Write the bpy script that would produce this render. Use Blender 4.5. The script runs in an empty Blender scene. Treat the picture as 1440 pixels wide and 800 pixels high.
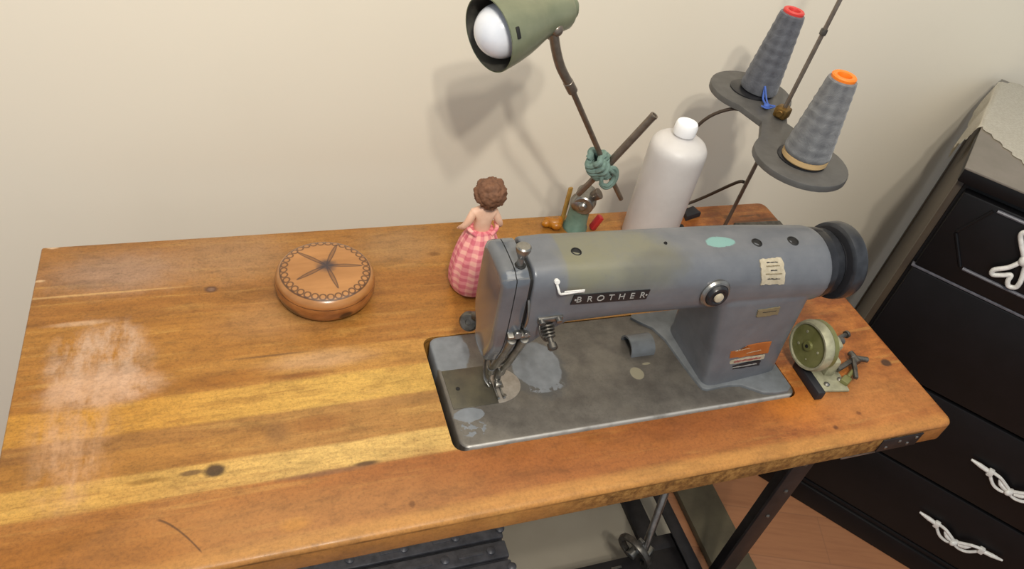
import bpy, bmesh, math, random
from mathutils import Vector, Matrix, Euler, noise
random.seed(7)
PI = math.pi
Z0 = 0.75                       # height of the tabletop; coordinates below are measured from it
SC = bpy.context.scene
COL = SC.collection

# ------------------------------------------------------------------ camera, light, exposure
cam_d = bpy.data.cameras.new('camera'); cam = bpy.data.objects.new('camera', cam_d); COL.objects.link(cam)
cam.location = (-0.2098, -0.4748, 0.7278 + Z0)
cam.rotation_euler = (0.8345, -0.1608, -0.3036)
cam_d.sensor_width = 36; cam_d.lens = 1051.99 / 1440 * 36; cam_d.clip_start = 0.01
SC.camera = cam
SC.view_settings.view_transform = 'Standard'; SC.view_settings.look = 'None'
SC.view_settings.gamma = 1; SC.view_settings.use_curve_mapping = False
SC.view_settings.exposure = 0.0

w = bpy.data.worlds.new('room_light'); SC.world = w; w.use_nodes = True
w.node_tree.nodes['Background'].inputs[0].default_value = (0.85, 0.94, 1.03, 1)
w.node_tree.nodes['Background'].inputs[1].default_value = 0.50
for i, (x, y, z, p) in enumerate([(-.15, -1.06, 1.6, 41), (-.26, -.93, 1.6, 36), (-.09, -.75, 1.6, 32)]):
    ld = bpy.data.lights.new('ceiling_bulb', 'POINT'); ld.energy = p; ld.color = (1.0, .94, .83)
    ld.shadow_soft_size = .035
    lo = bpy.data.objects.new('ceiling_bulb', ld); COL.objects.link(lo); lo.location = (x, y, z + Z0)
al = bpy.data.lights.new('overhead_fill', 'AREA'); al.shape = 'RECTANGLE'; al.size = 1.8; al.size_y = .9; al.energy = 12.5; al.color = (1., .89, .70)  # added overhead fill standing in for ceiling bounce, brightening the upper wall
ao = bpy.data.objects.new('overhead_fill', al); COL.objects.link(ao); ao.location = (.15, -.05, 1.68 + Z0); ao.rotation_euler = (-.25, 0, 0)

# ------------------------------------------------------------------ materials
def lin(c):
    if isinstance(c, str):
        c = [int(c[i:i+2], 16) / 255 for i in (0, 2, 4)]
    return tuple((v / 12.92 if v <= .04045 else ((v + .055) / 1.055) ** 2.4) for v in c[:3]) + (1,)

class NT:
    """small helper to write node graphs"""
    def __init__(s, name):
        s.m = bpy.data.materials.new(name); s.m.use_nodes = True
        s.t = s.m.node_tree; s.b = s.t.nodes['Principled BSDF']
        s.tc = s.t.nodes.new('ShaderNodeTexCoord'); s.P = s.tc.outputs['Object']
    def put(s, sock, v):
        if hasattr(v, 'is_linked') or isinstance(v, bpy.types.NodeSocket): s.t.links.new(v, sock)
        else:
            if isinstance(v, str): v = lin(v)
            sock.default_value = v
    def noise(s, scale=10, detail=3, rough=.5, vec=None, sc=None, off=None, dist=0):
        v = vec or s.P
        if sc or off:
            mp = s.t.nodes.new('ShaderNodeMapping'); s.put(mp.inputs[0], v)
            if sc: mp.inputs['Scale'].default_value = sc
            if off: mp.inputs['Location'].default_value = off
            v = mp.outputs[0]
        n = s.t.nodes.new('ShaderNodeTexNoise'); s.put(n.inputs['Vector'], v)
        n.inputs['Scale'].default_value = scale; n.inputs['Detail'].default_value = detail
        n.inputs['Roughness'].default_value = rough; n.inputs['Distortion'].default_value = dist
        return n.outputs['Fac']
    def ramp(s, fac, stops, interp='LINEAR'):
        r = s.t.nodes.new('ShaderNodeValToRGB'); s.put(r.inputs[0], fac); cr = r.color_ramp; cr.interpolation = interp
        for i, (p, c) in enumerate(stops):
            e = cr.elements[i] if i < 2 else cr.elements.new(p)
            e.position = p; e.color = lin(c) if isinstance(c, str) else ((c, c, c, 1) if isinstance(c, (int, float)) else c)
        return r.outputs[0]
    def mix(s, fac, a, b, mode='MIX'):
        n = s.t.nodes.new('ShaderNodeMix'); n.data_type = 'RGBA'; n.blend_type = mode
        s.put(n.inputs[0], fac); s.put(n.inputs[6], a); s.put(n.inputs[7], b); return n.outputs[2]
    def math(s, op, a, b=None, c=None, clamp=False):
        n = s.t.nodes.new('ShaderNodeMath'); n.operation = op; n.use_clamp = clamp
        s.put(n.inputs[0], a)
        if b is not None: s.put(n.inputs[1], b)
        if c is not None: s.put(n.inputs[2], c)
        return n.outputs[0]
    def xyz(s, v=None):
        n = s.t.nodes.new('ShaderNodeSeparateXYZ'); s.put(n.inputs[0], v or s.P); return n.outputs
    def mapr(s, v, a, b, c=0, d=1, smooth=False):
        n = s.t.nodes.new('ShaderNodeMapRange'); n.clamp = True
        if smooth: n.interpolation_type = 'SMOOTHSTEP'
        s.put(n.inputs[0], v); 
        for i, x in enumerate((a, b, c, d)): n.inputs[i + 1].default_value = x
        return n.outputs[0]
    def blob(s, c, r, soft=.3, wob=.0, wscale=60, wsc=None):
        """1 inside an ellipsoid of radii r about c, 0 outside, edge roughened by noise"""
        mp = s.t.nodes.new('ShaderNodeVectorMath'); mp.operation = 'SUBTRACT'; s.put(mp.inputs[0], s.P); mp.inputs[1].default_value = c
        dv = s.t.nodes.new('ShaderNodeVectorMath'); dv.operation = 'DIVIDE'; s.t.links.new(mp.outputs[0], dv.inputs[0]); dv.inputs[1].default_value = r
        ln = s.t.nodes.new('ShaderNodeVectorMath'); ln.operation = 'LENGTH'; s.t.links.new(dv.outputs[0], ln.inputs[0])
        v = ln.outputs['Value']
        if wob:
            v = s.math('ADD', v, s.math('MULTIPLY', s.math('SUBTRACT', s.noise(wscale, 4, .6, sc=wsc, off=(c[0]*7, c[1]*5, 0)), .5), wob))
        return s.mapr(v, 1 - soft, 1 + soft, 1, 0, True)
    def bump(s, h, strength=.3, dist=.001):
        n = s.t.nodes.new('ShaderNodeBump'); s.put(n.inputs['Height'], h); n.inputs['Strength'].default_value = strength
        n.inputs['Distance'].default_value = dist; s.t.links.new(n.outputs[0], s.b.inputs['Normal'])
    def out(s, col=None, rough=None, metal=None, spec=None, **k):
        if col is not None: s.put(s.b.inputs['Base Color'], col)
        if rough is not None: s.put(s.b.inputs['Roughness'], rough)
        if metal is not None: s.put(s.b.inputs['Metallic'], metal)
        if spec is not None: s.put(s.b.inputs['Specular IOR Level'], spec)
        for a, v in k.items(): s.put(s.b.inputs[a.replace('_', ' ')], v)
        return s.m

def simple(name, c, rough=.5, metal=0., c2=None, nscale=40, amt=.5, bump=0, **k):
    n = NT(name)
    f = n.noise(nscale, 4, .6)
    col = n.mix(n.mapr(f, .5 - amt * .3, .5 + amt * .3), c, c2) if c2 else n.mix(n.mapr(f, .3, .7, 0, .12), c, '202020')
    if bump: n.bump(f, bump, .0006)
    return n.out(col, rough, metal, **k)

def wood_table():
    n = NT('worn_butcher_block'); X, Y, Z = n.xyz()
    wob = n.math('MULTIPLY', n.math('SUBTRACT', n.noise(3, 2), .5), .008)
    y = n.math('ADD', Y, wob)
    t = n.mapr(y, -.09, .425)
    def q(v): return (v + .09) / .515
    # laminated strips of differing tone, left part
    def strips(lst):
        st = []
        for i, (y0, c) in enumerate(lst):
            if i: st.append((q(y0) - .004, lst[i-1][1]))
            st.append((q(y0) + .004 if i else 0, c))
        return n.ramp(t, st)
    left = strips([(-.09, 'b8793a'), (.001, 'e0aa55'), (.037, 'b87c36'), (.070, 'a87238'), (.092, 'd6963c'), (.137, 'b4762f'),
                   (.182, 'bd8038'), (.268, 'b27636'), (.316, 'b3793f')])
    ctr = strips([(-.09, 'b06c35'), (-.002, 'b06c35'), (.001, 'e8bd70'), (.036, 'b98447'), (.068, 'b88447'), (.092, 'e2b159'),
                  (.137, 'c88f47'), (.182, 'b67a38'), (.268, 'ad7235'), (.316, 'bb7f3a')])
    base = n.mix(n.mapr(n.math('ADD', X, n.math('MULTIPLY', n.noise(6, 2), .1)), -.38, -.05, 0, 1, True), left, ctr)
    # right end: redder, mottled
    rt = n.mix(n.mapr(n.noise(22, 4, .6, sc=(1, 1.8, 1)), .38, .62), '9c5428', 'c87a3c')
    base = n.mix(n.mapr(n.math('ADD', X, n.math('MULTIPLY', n.noise(14, 3), .08)), .38, .5, 0, 1, True), base, rt)
    # grain
    g1 = n.noise(6, 5, .62, sc=(1, 14, 1), dist=.6)
    g2 = n.noise(30, 4, .6, sc=(1, 12, 1))
    base = n.mix(n.mapr(g1, .52, .72, 0, .5), base, '8a4f1f')
    base = n.mix(n.mapr(g2, .5, .8, 0, .35), base, '7d4a20')
    base = n.mix(n.mapr(g1, .30, .45, .35, 0), base, 'e8b766')
    base = n.mix(n.mapr(n.noise(16, 4, .65, off=(4, 2, 0)), .55, .75, 0, .35), base, 'a2672f')
    base = n.mix(n.mapr(n.noise(170, 3, .6), .56, .75, 0, .28), base, '6e4526')
    base = n.mix(n.mapr(n.noise(12, 5, .7, sc=(1, 3.5, 1), off=(9, 1, 0), dist=.8), .54, .74, 0, .45), base, '7f4a20')
    base = n.mix(n.mapr(n.noise(75, 4, .7, sc=(1, 2.2, 1), off=(3, 5, 0)), .55, .75, 0, .40), base, '8d5a2a')
    base = n.mix(n.mapr(n.noise(420, 2, .6), .52, .72, 0, .30), base, '70451f')
    def lay(m, c, amt=1.): 
        nonlocal base
        base = n.mix(n.math('MULTIPLY', m, amt), base, c)
    # front edge plank: wear and redness
    lay(n.blob((-.0, -.03, 0), (.14, .035, .1), .6, .8, 30), '9c5c30', .6)
    lay(n.blob((.20, -.035, 0), (.22, .03, .1), .5, .6, 30), 'a4602f', .65)
    lay(n.blob((.33, -.012, 0), (.12, .022, .1), .5, .6, 30), '95532b', .6)
    lay(n.blob((.47, -.02, 0), (.05, .025, .1), .6, .6, 30), 'd07a2c', .7)
    lay(n.blob((-.20, -.052, 0), (.2, .032, .1), .6, .8, 25), 'b5804a', .5)
    lay(n.blob((-.42, -.06, 0), (.14, .04, .1), .5, .8, 25), 'a3621f', .6)
    lay(n.blob((-.192, -.056, 0), (.014, .007, .1), .6, .5, 60), 'c98a3c', .55)
    lay(n.blob((.2, -.078, 0), (.6, .012, .1), .5, .4, 30), 'd49a52', .6)
    lay(n.blob((.60, -.03, 0), (.1, .05, .1), .6, .8, 30), 'cc8648', .6)
    # greyed finish at the back left
    lay(n.blob((-.375, .358, 0), (.075, .036, .1), .7, .9, 40), 'b9947a', .8)
    lay(n.blob((-.235, .375, 0), (.075, .05, .1), .7, .9, 40), 'b48a64', .7)
    lay(n.blob((.0, .37, 0), (.06, .04, .1), .7, .9, 40), 'b58d62', .6)
    lay(n.blob((-.18, .245, 0), (.07, .03, .1), .7, .9, 40), 'bd8a58', .6)
    lay(n.blob((-.14, .165, 0), (.055, .013, .1), .7, .6, 40), 'd9aa7c', .7)
    lay(n.blob((-.20, .065, 0), (.012, .016, .1), .6, .5, 60), '8d6136', .7)
    lay(n.blob((-.155, .068, 0), (.03, .012, .1), .6, .5, 60), '9a5f2a', .6)
    # bleached pinkish patch
    m = n.math('MULTIPLY', n.blob((-.388, .205, 0), (.052, .058, .1), .35, .9, 30), n.mapr(n.noise(34, 4, .65, sc=(1.7, .55, 1)), .36, .60))
    lay(m, 'd8b193', .85)
    m = n.math('MULTIPLY', n.blob((-.382, .160, 0), (.058, .026, .1), .4, .9, 30), n.mapr(n.noise(34, 4, .65, sc=(1.6, .8, 1)), .28, .52))
    lay(m, 'e0b494', .8)
    m = n.math('MULTIPLY', n.blob((-.408, .10, 0), (.036, .085, .1), .5, 1.0, 30), n.mapr(n.noise(30, 4, .65, sc=(2, .6, 1), off=(3, 0, 0)), .34, .62))
    lay(m, 'd8a67c', .8)
    lay(n.blob((-.415, .268, 0), (.03, .004, .1), .6, 1, 90), 'e2b790', .7)
    # knots, seams, scratches, stains
    lay(n.blob((-.2647, .3097, 0), (.0075, .006, .1), .4, .4, 90), '5b3b2c', .9)
    lay(n.blob((-.2647, .3097, 0), (.0045, .003, .1), .5), '9a7560', .8)
    lay(n.blob((-.2675, .0252, 0), (.0105, .0078, .1), .35, .5, 90), '40291d', .92)
    lay(n.blob((-.2905, .0268, 0), (.012, .0034, .1), .4, .4, 90), '6c4a30', .8)
    lay(n.blob((-.335, .025, 0), (.02, .003, .1), .6, .9, 90), 'a2702e', .7)
    lay(n.blob((-.1094, .0032, 0), (.014, .003, .1), .5, .4, 90), '4c2f1e', .85)
    lay(n.blob((-.155, .0, 0), (.045, .0032, .1), .6, .5, 60), '8c6040', .8)
    lay(n.blob((.0469, .3468, 0), (.009, .0042, .1), .6, .4, 90), '8a5a2e', .8)
    lay(n.blob((-.2, .1805, 0), (.045, .0016, .1), .6, .6, 60), '6f4a2c', .7)
    lay(n.blob((-.17, .143, 0), (.035, .004, .1), .6, .8, 60), '8d5122', .7)
    lay(n.blob((-.26, .15, 0), (.05, .010, .1), .8, 1.2, 40), 'a3621f', .6)
    lay(n.blob((-.42, .3195, 0), (.11, .0018, .1), .6, .9, 60), 'dfae72', .8)
    lay(n.blob((-.46, .418, 0), (.007, .003, .1), .4, .8, 150), 'eac6a2', .9)
    lay(n.blob((-.469, .352, 0), (.006, .002, .1), .4, .8, 150), 'e2b98c', .9)
    lay(n.blob((.6578, .0294, 0), (.0085, .0068, .1), .3, .4, 90), '4a3226', .92)
    lay(n.blob((.585, .052, 0), (.012, .004, .1), .5, .9, 90), '7d4526', .6)
    lay(n.blob((.55, -.045, 0), (.004, .003, .1), .5, .5, 90), '7a431f', .8)
    lay(n.blob((.5, -.06, 0), (.0035, .003, .1), .5, .5, 90), '6f3c1e', .8)
    lay(n.blob((-.07, -.057, 0), (.003, .004, .1), .5, .5, 90), '7a4a22', .8)
    lay(n.blob((-.05, .085, 0), (.06, .006, .1), .7, .9, 50), 'b6834a', .7)
    # curved scratch at the front left
    cd = n.math('ABSOLUTE', n.math('SUBTRACT', n.math('ADD', Y, n.math('MULTIPLY', n.math('POWER', n.math('ABSOLUTE', n.math('ADD', X, .325)), 1.5), 5.0)), -.022))
    m = n.math('MULTIPLY', n.mapr(cd, .0006, .0022, 1, 0), n.blob((-.302, -.045, 0), (.026, .034, .1), .1))
    lay(m, '5e3a1c', .85)
    # grime round the wood's far end and stamp-like smudges behind the machine
    for (x, y, rx, ry) in ((.586, .385, .008, .005), (.628, .385, .018, .0025), (.652, .384, .004, .004), (.62, .37, .03, .002), (.665, .372, .02, .0025)):
        lay(n.blob((x, y, 0), (rx, ry, .1), .5, .9, 120), '6a4020', .75)
    # rim: dark line under the round-over, chewed particle edge at the right
    chew = n.math('MULTIPLY', n.mapr(Z, -.0075, -.0045, 1, 0), n.mapr(X, .05, .16, 0, 1)); chew = n.math('MULTIPLY', chew, n.mapr(X, .60, .64, .8, 0))
    ch = n.ramp(n.noise(95, 5, .75), [(.36, '4a3218'), (.47, '8a6230'), (.6, 'bd8f50')])
    base = n.mix(chew, base, ch)
    base = n.mix(n.math('MULTIPLY', n.mapr(n.math('ABSOLUTE', n.math('ADD', Z, .0065)), .0006, .002, .7, 0), n.mapr(n.noise(20), .3, .6)), base, '5a3a1c')
    mott = n.ramp(n.noise(11, 6, .72, sc=(1, 2.6, 1), off=(7, 3, 0), dist=.6), [(.36, 1.08), (.5, 1.0), (.66, .70)])
    base = n.mix(.75, base, mott, 'MULTIPLY')
    mott = n.ramp(n.noise(48, 5, .75, sc=(1, 1.5, 1), off=(2, 8, 0)), [(.36, 1.08), (.52, 1.0), (.70, .62)])
    base = n.mix(.55, base, mott, 'MULTIPLY')
    mott = n.ramp(n.noise(260, 3, .7), [(.38, 1.12), (.5, 1.0), (.66, .66)])
    base = n.mix(.5, base, mott, 'MULTIPLY')
    hs = n.t.nodes.new('ShaderNodeHueSaturation'); n.put(hs.inputs['Color'], base); hs.inputs['Saturation'].default_value = 1.0; hs.inputs['Value'].default_value = .74; hs.inputs['Hue'].default_value = .502
    base = hs.outputs[0]
    rough = n.mapr(n.noise(30, 4, .6), .3, .7, .33, .5)
    n.bump(n.math('ADD', n.math('MULTIPLY', g2, .5), n.noise(240, 2)), .12, .0005)
    return n.out(base, rough, 0, .4)

def worn_metal():
    n = NT('worn_bed_metal')
    base = n.mix(n.mapr(n.noise(28, 5, .65), .35, .65), '5d5853', '736e67')
    base = n.mix(n.mapr(n.noise(300, 3, .7), .5, .75, 0, .35), base, '46433f')
    base = n.mix(n.mapr(n.noise(14, 3, .6, off=(1, 1, 0)), .5, .7, 0, .5), base, '7c766c')
    pm = n.blob((.020, .152, 0), (.028, .042, .1), .04, .35, 60)
    paint = n.math('MAXIMUM', pm, n.math('MULTIPLY', n.blob((.130, .108, 0), (.033, .041, .1), .04, .40, 45), 1))
    paint = n.math('MAXIMUM', paint, n.blob((.021, .046, 0), (.019, .010, .1), .05, .5, 90))
    sp = n.math('MULTIPLY', n.blob((.131, .072, 0), (.024, .010, .1), .1, .5, 60), n.mapr(n.noise(170, 2, .5), .48, .52))
    sp2 = n.math('MULTIPLY', n.blob((.022, .025, 0), (.016, .012, .1), .1, .5, 60), n.mapr(n.noise(150, 2, .5, off=(2, 2, 0)), .52, .56))
    paint = n.math('MAXIMUM', paint, n.math('MAXIMUM', sp, sp2))
    rim = n.blob((.13, .1, 0), (.040, .045, .1), .15, .75, 50)
    base = n.mix(n.math('MULTIPLY', rim, .55), base, '4d5054')
    base = n.mix(paint, base, n.mix(n.mapr(n.noise(80), .3, .7), '686c71', '777b80'))
    base = n.mix(n.blob((.2626, .0719, 0), (.0095, .0105, .1), .08, .2, 90), base, '99937f')
    base = n.mix(n.blob((.283, .086, 0), (.006, .002, .1), .2, .2, 90), base, '99937f')
    X, Y, Z = n.xyz()
    # bright worn front lip
    base = n.mix(n.math('MULTIPLY', n.mapr(Y, .0012, .003, 1, 0), n.mapr(n.noise(40, 3), .3, .5, .4, 1)), base, 'b5b2ad')
    metal = n.math('MULTIPLY', n.math('SUBTRACT', 1, paint), .45)
    rough = n.mapr(n.noise(60, 4), .3, .7, .38, .55)
    n.bump(n.math('ADD', n.math('MULTIPLY', paint, 1.2), n.math('MULTIPLY', n.noise(260, 2), .3)), .3, .0005)
    return n.out(base, rough, metal)

def grey_enamel(local=True):
    n = NT('grey_machine_enamel'); X, Y, Z = n.xyz()
    base = n.mix(n.mapr(n.noise(35, 4, .6), .3, .7), '5f6268', '6b6d72')
    top = n.mapr(Z, .175, .215, 0, 1, True)
    ol = n.math('MULTIPLY', n.blob((.175, .070, .21), (.068, .050, .055), .35, .9, 35), top)
    base = n.mix(n.math('MULTIPLY', ol, n.mapr(n.noise(60, 5, .7), .2, .55, .45, .9)), base, '737160')
    edge = n.math('MULTIPLY', n.math('MULTIPLY', n.mapr(X, .104, .107), n.mapr(X, .11, .17, 1, 0)), top)
    base = n.mix(n.math('MULTIPLY', edge, .45), base, '75714f')
    base = n.mix(n.math('MULTIPLY', n.blob((.225, .058, .22), (.035, .018, .04), .5, .9, 60), .55), base, '55544f')
    base = n.mix(n.math('MULTIPLY', n.blob((.19, .05, .21), (.02, .012, .04), .6, .9, 60), .45), base, '55544f')
    base = n.mix(n.blob((.314, .084, .222), (.020, .0095, .03), .08, .9, 50), base, '769c98')
    base = n.mix(n.mapr(n.noise(150, 4, .7), .62, .75, 0, .4), base, '56565a')
    rough = n.mapr(n.noise(50, 3), .3, .7, .30, .42)
    n.bump(n.noise(220, 2), .10, .0004)
    return n.out(base, rough, .12)

def concrete_wall():
    n = NT('cream_painted_plaster')
    base = n.mix(n.mapr(n.noise(1.2, 3), .3, .7), 'eae1cf', 'e6ddcb')
    base = n.mix(n.mapr(n.noise(9, 4, .6), .55, .8, 0, .15), base, 'dfd5c2')
    n.bump(n.noise(60, 4, .6), .08, .001)
    return n.out(base, .75)

def floor_mat():
    n = NT('reddish_plank_floor'); X, Y, Z = n.xyz()
    br = n.t.nodes.new('ShaderNodeTexBrick'); mp = n.t.nodes.new('ShaderNodeMapping'); n.put(mp.inputs[0], n.P)
    mp.inputs['Rotation'].default_value = (0, 0, .35); mp.inputs['Scale'].default_value = (1, 1, 1); n.put(br.inputs[0], mp.outputs[0])
    for k, v in (('Scale', 1.0), ('Mortar Size', .0015), ('Mortar Smooth', .3), ('Brick Width', .9), ('Row Height', .12), ('Bias', 0.)): br.inputs[k].default_value = v
    br.inputs['Color1'].default_value = lin('a4714f'); br.inputs['Color2'].default_value = lin('a97757'); br.inputs['Mortar'].default_value = lin('96694c')
    g = n.noise(8, 5, .6, vec=mp.outputs[0], sc=(1, 12, 1), dist=.5)
    base = n.mix(n.mapr(g, .45, .7, 0, .5), br.outputs[0], '8c5c42')
    return n.out(base, .4)

def thread_mat(c, c2):
    n = NT('wound_thread_' + c); X, Y, Z = n.xyz()
    a = n.math('ARCTAN2', Y, X)
    s1 = n.math('SINE', n.math('ADD', n.math('MULTIPLY', a, 5), n.math('MULTIPLY', Z, 210)))
    s2 = n.math('SINE', n.math('SUBTRACT', n.math('MULTIPLY', a, 5), n.math('MULTIPLY', Z, 210)))
    wv = n.math('MULTIPLY', n.noise(50, 4, .7, sc=(1, 1, 1.6), dist=1.5), 5.0)
    pat = n.math('ADD', n.math('MULTIPLY', s1, s2), wv)
    fine = n.math('SINE', n.math('ADD', n.math('MULTIPLY', Z, 5200), n.math('MULTIPLY', a, 5)))
    col = n.mix(n.mapr(n.math('ADD', pat, n.math('MULTIPLY', n.noise(110, 4, .7, sc=(1, 1, 2.5)), 1.2)), 1.6, 4.6), c, c2)
    n.bump(n.math('ADD', pat, n.math('MULTIPLY', fine, .3)), .5, .0008)
    return n.out(col, .8, 0, .2, Sheen_Weight=.3)

def gingham():
    n = NT('pink_gingham_cloth'); X, Y, Z = n.xyz()
    a = n.math('MULTIPLY', n.math('ARCTAN2', Y, X), 5.2)
    wz = n.math('ADD', n.math('MULTIPLY', Z, 155), n.math('MULTIPLY', n.noise(40, 2), 1.0))
    wa = n.math('ADD', a, n.math('MULTIPLY', n.noise(30, 2), .8))
    s1 = n.mapr(n.math('SINE', n.math('MULTIPLY', wa, 2)), -.25, .25)
    s2 = n.mapr(n.math('SINE', n.math('MULTIPLY', wz, 3.4)), -.25, .25)
    f = n.math('MULTIPLY', n.math('ADD', s1, s2), .5)
    col = n.ramp(f, [(0, 'eeb0a2'), (.5, 'e08c8f'), (1, 'cf6b78')])
    n.bump(n.noise(90, 3), .5, .001)
    return n.out(col, .85)

def box_wood():
    n = NT('turned_box_wood'); X, Y, Z = n.xyz()
    base = n.mix(n.mapr(n.noise(10, 4, .6, sc=(1, 5, 3)), .35, .65), '9c6a3a', 'b17c48')
    side = n.mapr(Z, .030, .036, 1, 0)
    base = n.mix(side, base, n.mix(n.mapr(n.noise(25, 3, .6, sc=(1, 1, 3)), .4, .65), 'a56a38', '7a4722'))
    base = n.mix(n.blob((.018, -.062, .014), (.009, .01, .007), .3, .5, 90), base, '3c1f10')
    base = n.mix(n.blob((-.05, -.036, .010), (.022, .022, .009), .5, .6, 60), base, '3f2414')  # painted shade on the lower left of the side
    # chain of burnt circles round the lid rim
    ang = n.math('ARCTAN2', Y, X); rad = n.math('SQRT', n.math('ADD', n.math('MULTIPLY', X, X), n.math('MULTIPLY', Y, Y)))
    K = 34
    fa = n.math('SUBTRACT', n.math('FRACT', n.math('MULTIPLY', ang, K / (2 * PI))), .5)
    du = n.math('MULTIPLY', fa, 2 * PI / K * .0535)
    dv = n.math('SUBTRACT', rad, .0535)
    d = n.math('SQRT', n.math('ADD', n.math('MULTIPLY', du, du), n.math('MULTIPLY', dv, dv)))
    ring = n.math('MULTIPLY', n.mapr(n.math('ABSOLUTE', n.math('SUBTRACT', d, .0041)), .0006, .0015, 1, 0), n.mapr(Z, .031, .034))
    base = n.mix(n.math('MULTIPLY', ring, .85), base, '4a2a16')
    line = n.math('MULTIPLY', n.mapr(n.math('ABSOLUTE', n.math('SUBTRACT', rad, .0585)), .0005, .0012, 1, 0), n.mapr(Z, .031, .034))
    base = n.mix(n.math('MULTIPLY', line, .8), base, '3c2212')
    line = n.mapr(n.math('ABSOLUTE', n.math('SUBTRACT', Z, .0285)), .0003, .0011, 1, 0)
    base = n.mix(n.math('MULTIPLY', line, .75), base, '4a2a16')
    # burnt five-petalled flower
    Xs = n.math('SUBTRACT', X, .002); Ys = n.math('SUBTRACT', Y, .006)
    a2 = n.math('ADD', n.math('ARCTAN2', Ys, Xs), .74); r2 = n.math('SQRT', n.math('ADD', n.math('MULTIPLY', Xs, Xs), n.math('MULTIPLY', Ys, Ys)))
    f5 = n.math('ABSOLUTE', n.math('MULTIPLY', n.math('SUBTRACT', n.math('FRACT', n.math('MULTIPLY', a2, 5 / (2 * PI))), .5), 2 * PI / 5))
    off = n.math('MULTIPLY', f5, r2)                 # distance across the petal
    wid = n.math('MULTIPLY', n.math('MULTIPLY', r2, n.math('SUBTRACT', .047, r2)), 4.0)
    top = n.mapr(Z, .040, .042)
    out_ = n.mapr(n.math('ABSOLUTE', n.math('SUBTRACT', off, wid)), .0004, .0015, 1, 0)
    inn = n.math('MULTIPLY', n.mapr(n.math('SUBTRACT', off, wid), -.001, .001, .6, 0), 1)
    pet = n.math('MULTIPLY', n.math('MULTIPLY', n.math('MAXIMUM', out_, inn), n.mapr(r2, .046, .048, 1, 0)), top)
    core = n.math('MULTIPLY', n.mapr(n.math('ADD', r2, n.math('MULTIPLY', n.noise(90), .012)), .012, .022, 1, 0), top)
    base = n.mix(n.math('MULTIPLY', pet, .8), base, '3c2420')
    base = n.mix(n.math('MULTIPLY', core, .85), base, '2e2830')
    return n.out(base, .28, 0, .5, Coat_Weight=.25, Coat_Roughness=.2)

M = {}
M['wood'] = wood_table(); M['bed'] = worn_metal(); M['enamel'] = grey_enamel(); M['wall'] = concrete_wall(); M['floor'] = floor_mat()
M['face'] = simple('grey_face_enamel', '5c6067', .22, .3, '686c73', 40, .6, .05, Coat_Weight=.6, Coat_Roughness=.12)
M['pad'] = simple('blue_grey_paint', '5e6164', .38, .1, '6c7074', 60, .6, .1)
M['steel'] = simple('bare_steel', '9a9893', .32, .9, '807d78', 80)
M['dullsteel'] = simple('dull_steel', '6e6a64', .42, .75, '4e4a45', 90)
M['plate'] = simple('needle_plate_steel', '9c948a', .42, .35, '8a8177', 120, .5)
M['slide'] = simple('dark_slide_steel', '48453f', .4, .5, '66604f', 40, .9)
M['black'] = simple('black_enamel', '17171a', .3, 0, '222226', 60)
M['dark'] = simple('dark_recess', '0c0a09', .7)
M['rubber'] = simple('black_rubber', '1d1d22', .6)
M['wheel'] = simple('charcoal_handwheel', '26272b', .28, .2, '35373c', 60)
M['olive'] = simple('olive_enamel', '66663a', .4, .1, '77764a', 60)
M['cream'] = simple('cream_cast_metal', 'a9a68a', .45, .25, '8f8c74', 90)
M['green_shade'] = simple('olive_green_enamel', '6b705a', .32, .15, '7b7e66', 30, .6)
M['shade_in'] = simple('dark_shade_lining', '3b3a36', .5, .2, '55534c', 60)
M['bulb'] = simple('frosted_bulb_glass', 'd7dae2', .18, 0, 'e2e4ea', 20, .4, Coat_Weight=.5)
M['knobgreen'] = simple('pale_green_enamel', '6f8d80', .4, .1, '5f7c70', 60)
M['cord'] = simple('sage_green_cord', '5f7568', .8, 0, '78908a', 200, .8, .3)
M['brown_rod'] = simple('tarnished_rod', '8a7f74', .33, .7, '6d6258', 90, .8)
M['cable'] = simple('brown_cable', '3d3025', .6)
M['tray'] = simple('charcoal_tray_plastic', '4a4846', .42, 0, '545250', 60)
M['brass'] = simple('aged_brass', '8a6b38', .4, .8, '6e5530', 90)
M['thread1'] = thread_mat('46474e', '62646b'); M['thread2'] = thread_mat('55565a', '77787a')
M['red'] = simple('red_plastic', 'd03a36', .4); M['orange'] = simple('orange_plastic', 'ee7d1c', .4)
M['tan'] = simple('tan_cardboard', 'b99b6e', .7); M['blue'] = simple('blue_thread', '3f5fae', .7)
M['bottle'] = simple('milky_plastic', 'cdc9c7', .42, 0, 'c8c4c2', 20, .3, Subsurface_Weight=.25, Subsurface_Radius=(.02, .02, .02), Subsurface_Scale=.5)
M['cap'] = simple('white_plastic', 'f2f2f4', .35, 0, 'eeeef0', 20, .3)
M['boxwood'] = box_wood(); M['gingham'] = gingham()
M['skin'] = simple('doll_skin', 'e6bda4', .5, 0, 'deb095', 60, .4); M['hair'] = simple('brown_doll_hair', '5c3d2b', .8, 0, '80583f', 150, .8, .6)
M['face_ink'] = simple('doll_face_paint', '3b2620', .5); M['lip'] = simple('doll_lips', 'b8504c', .5)
M['lace'] = simple('cream_lace', 'f2ede0', .9, 0, 'ddd6c6', 260, .7, .5)
M['furniture'] = simple('black_furniture_paint', '08080a', .45, 0, '0d0c0f', 25, .6, .04, Specular_IOR_Level=.3)
M['trim_highlight'] = simple('grey_trim_highlight', '4c4c54', .4, 0, '606068', 90)  # grey of the top-drawer moulding; also paints the drawers' edge highlight
M['top_sheen'] = simple('dresser_top_sheen', '6e6860', .33, 0, '78716a', 20, .6)  # sheen of the black top painted in as grey
M['side_paint'] = simple('brown_side_panel', '4a3f31', .45, 0, '352c24', 12, .9)
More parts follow.
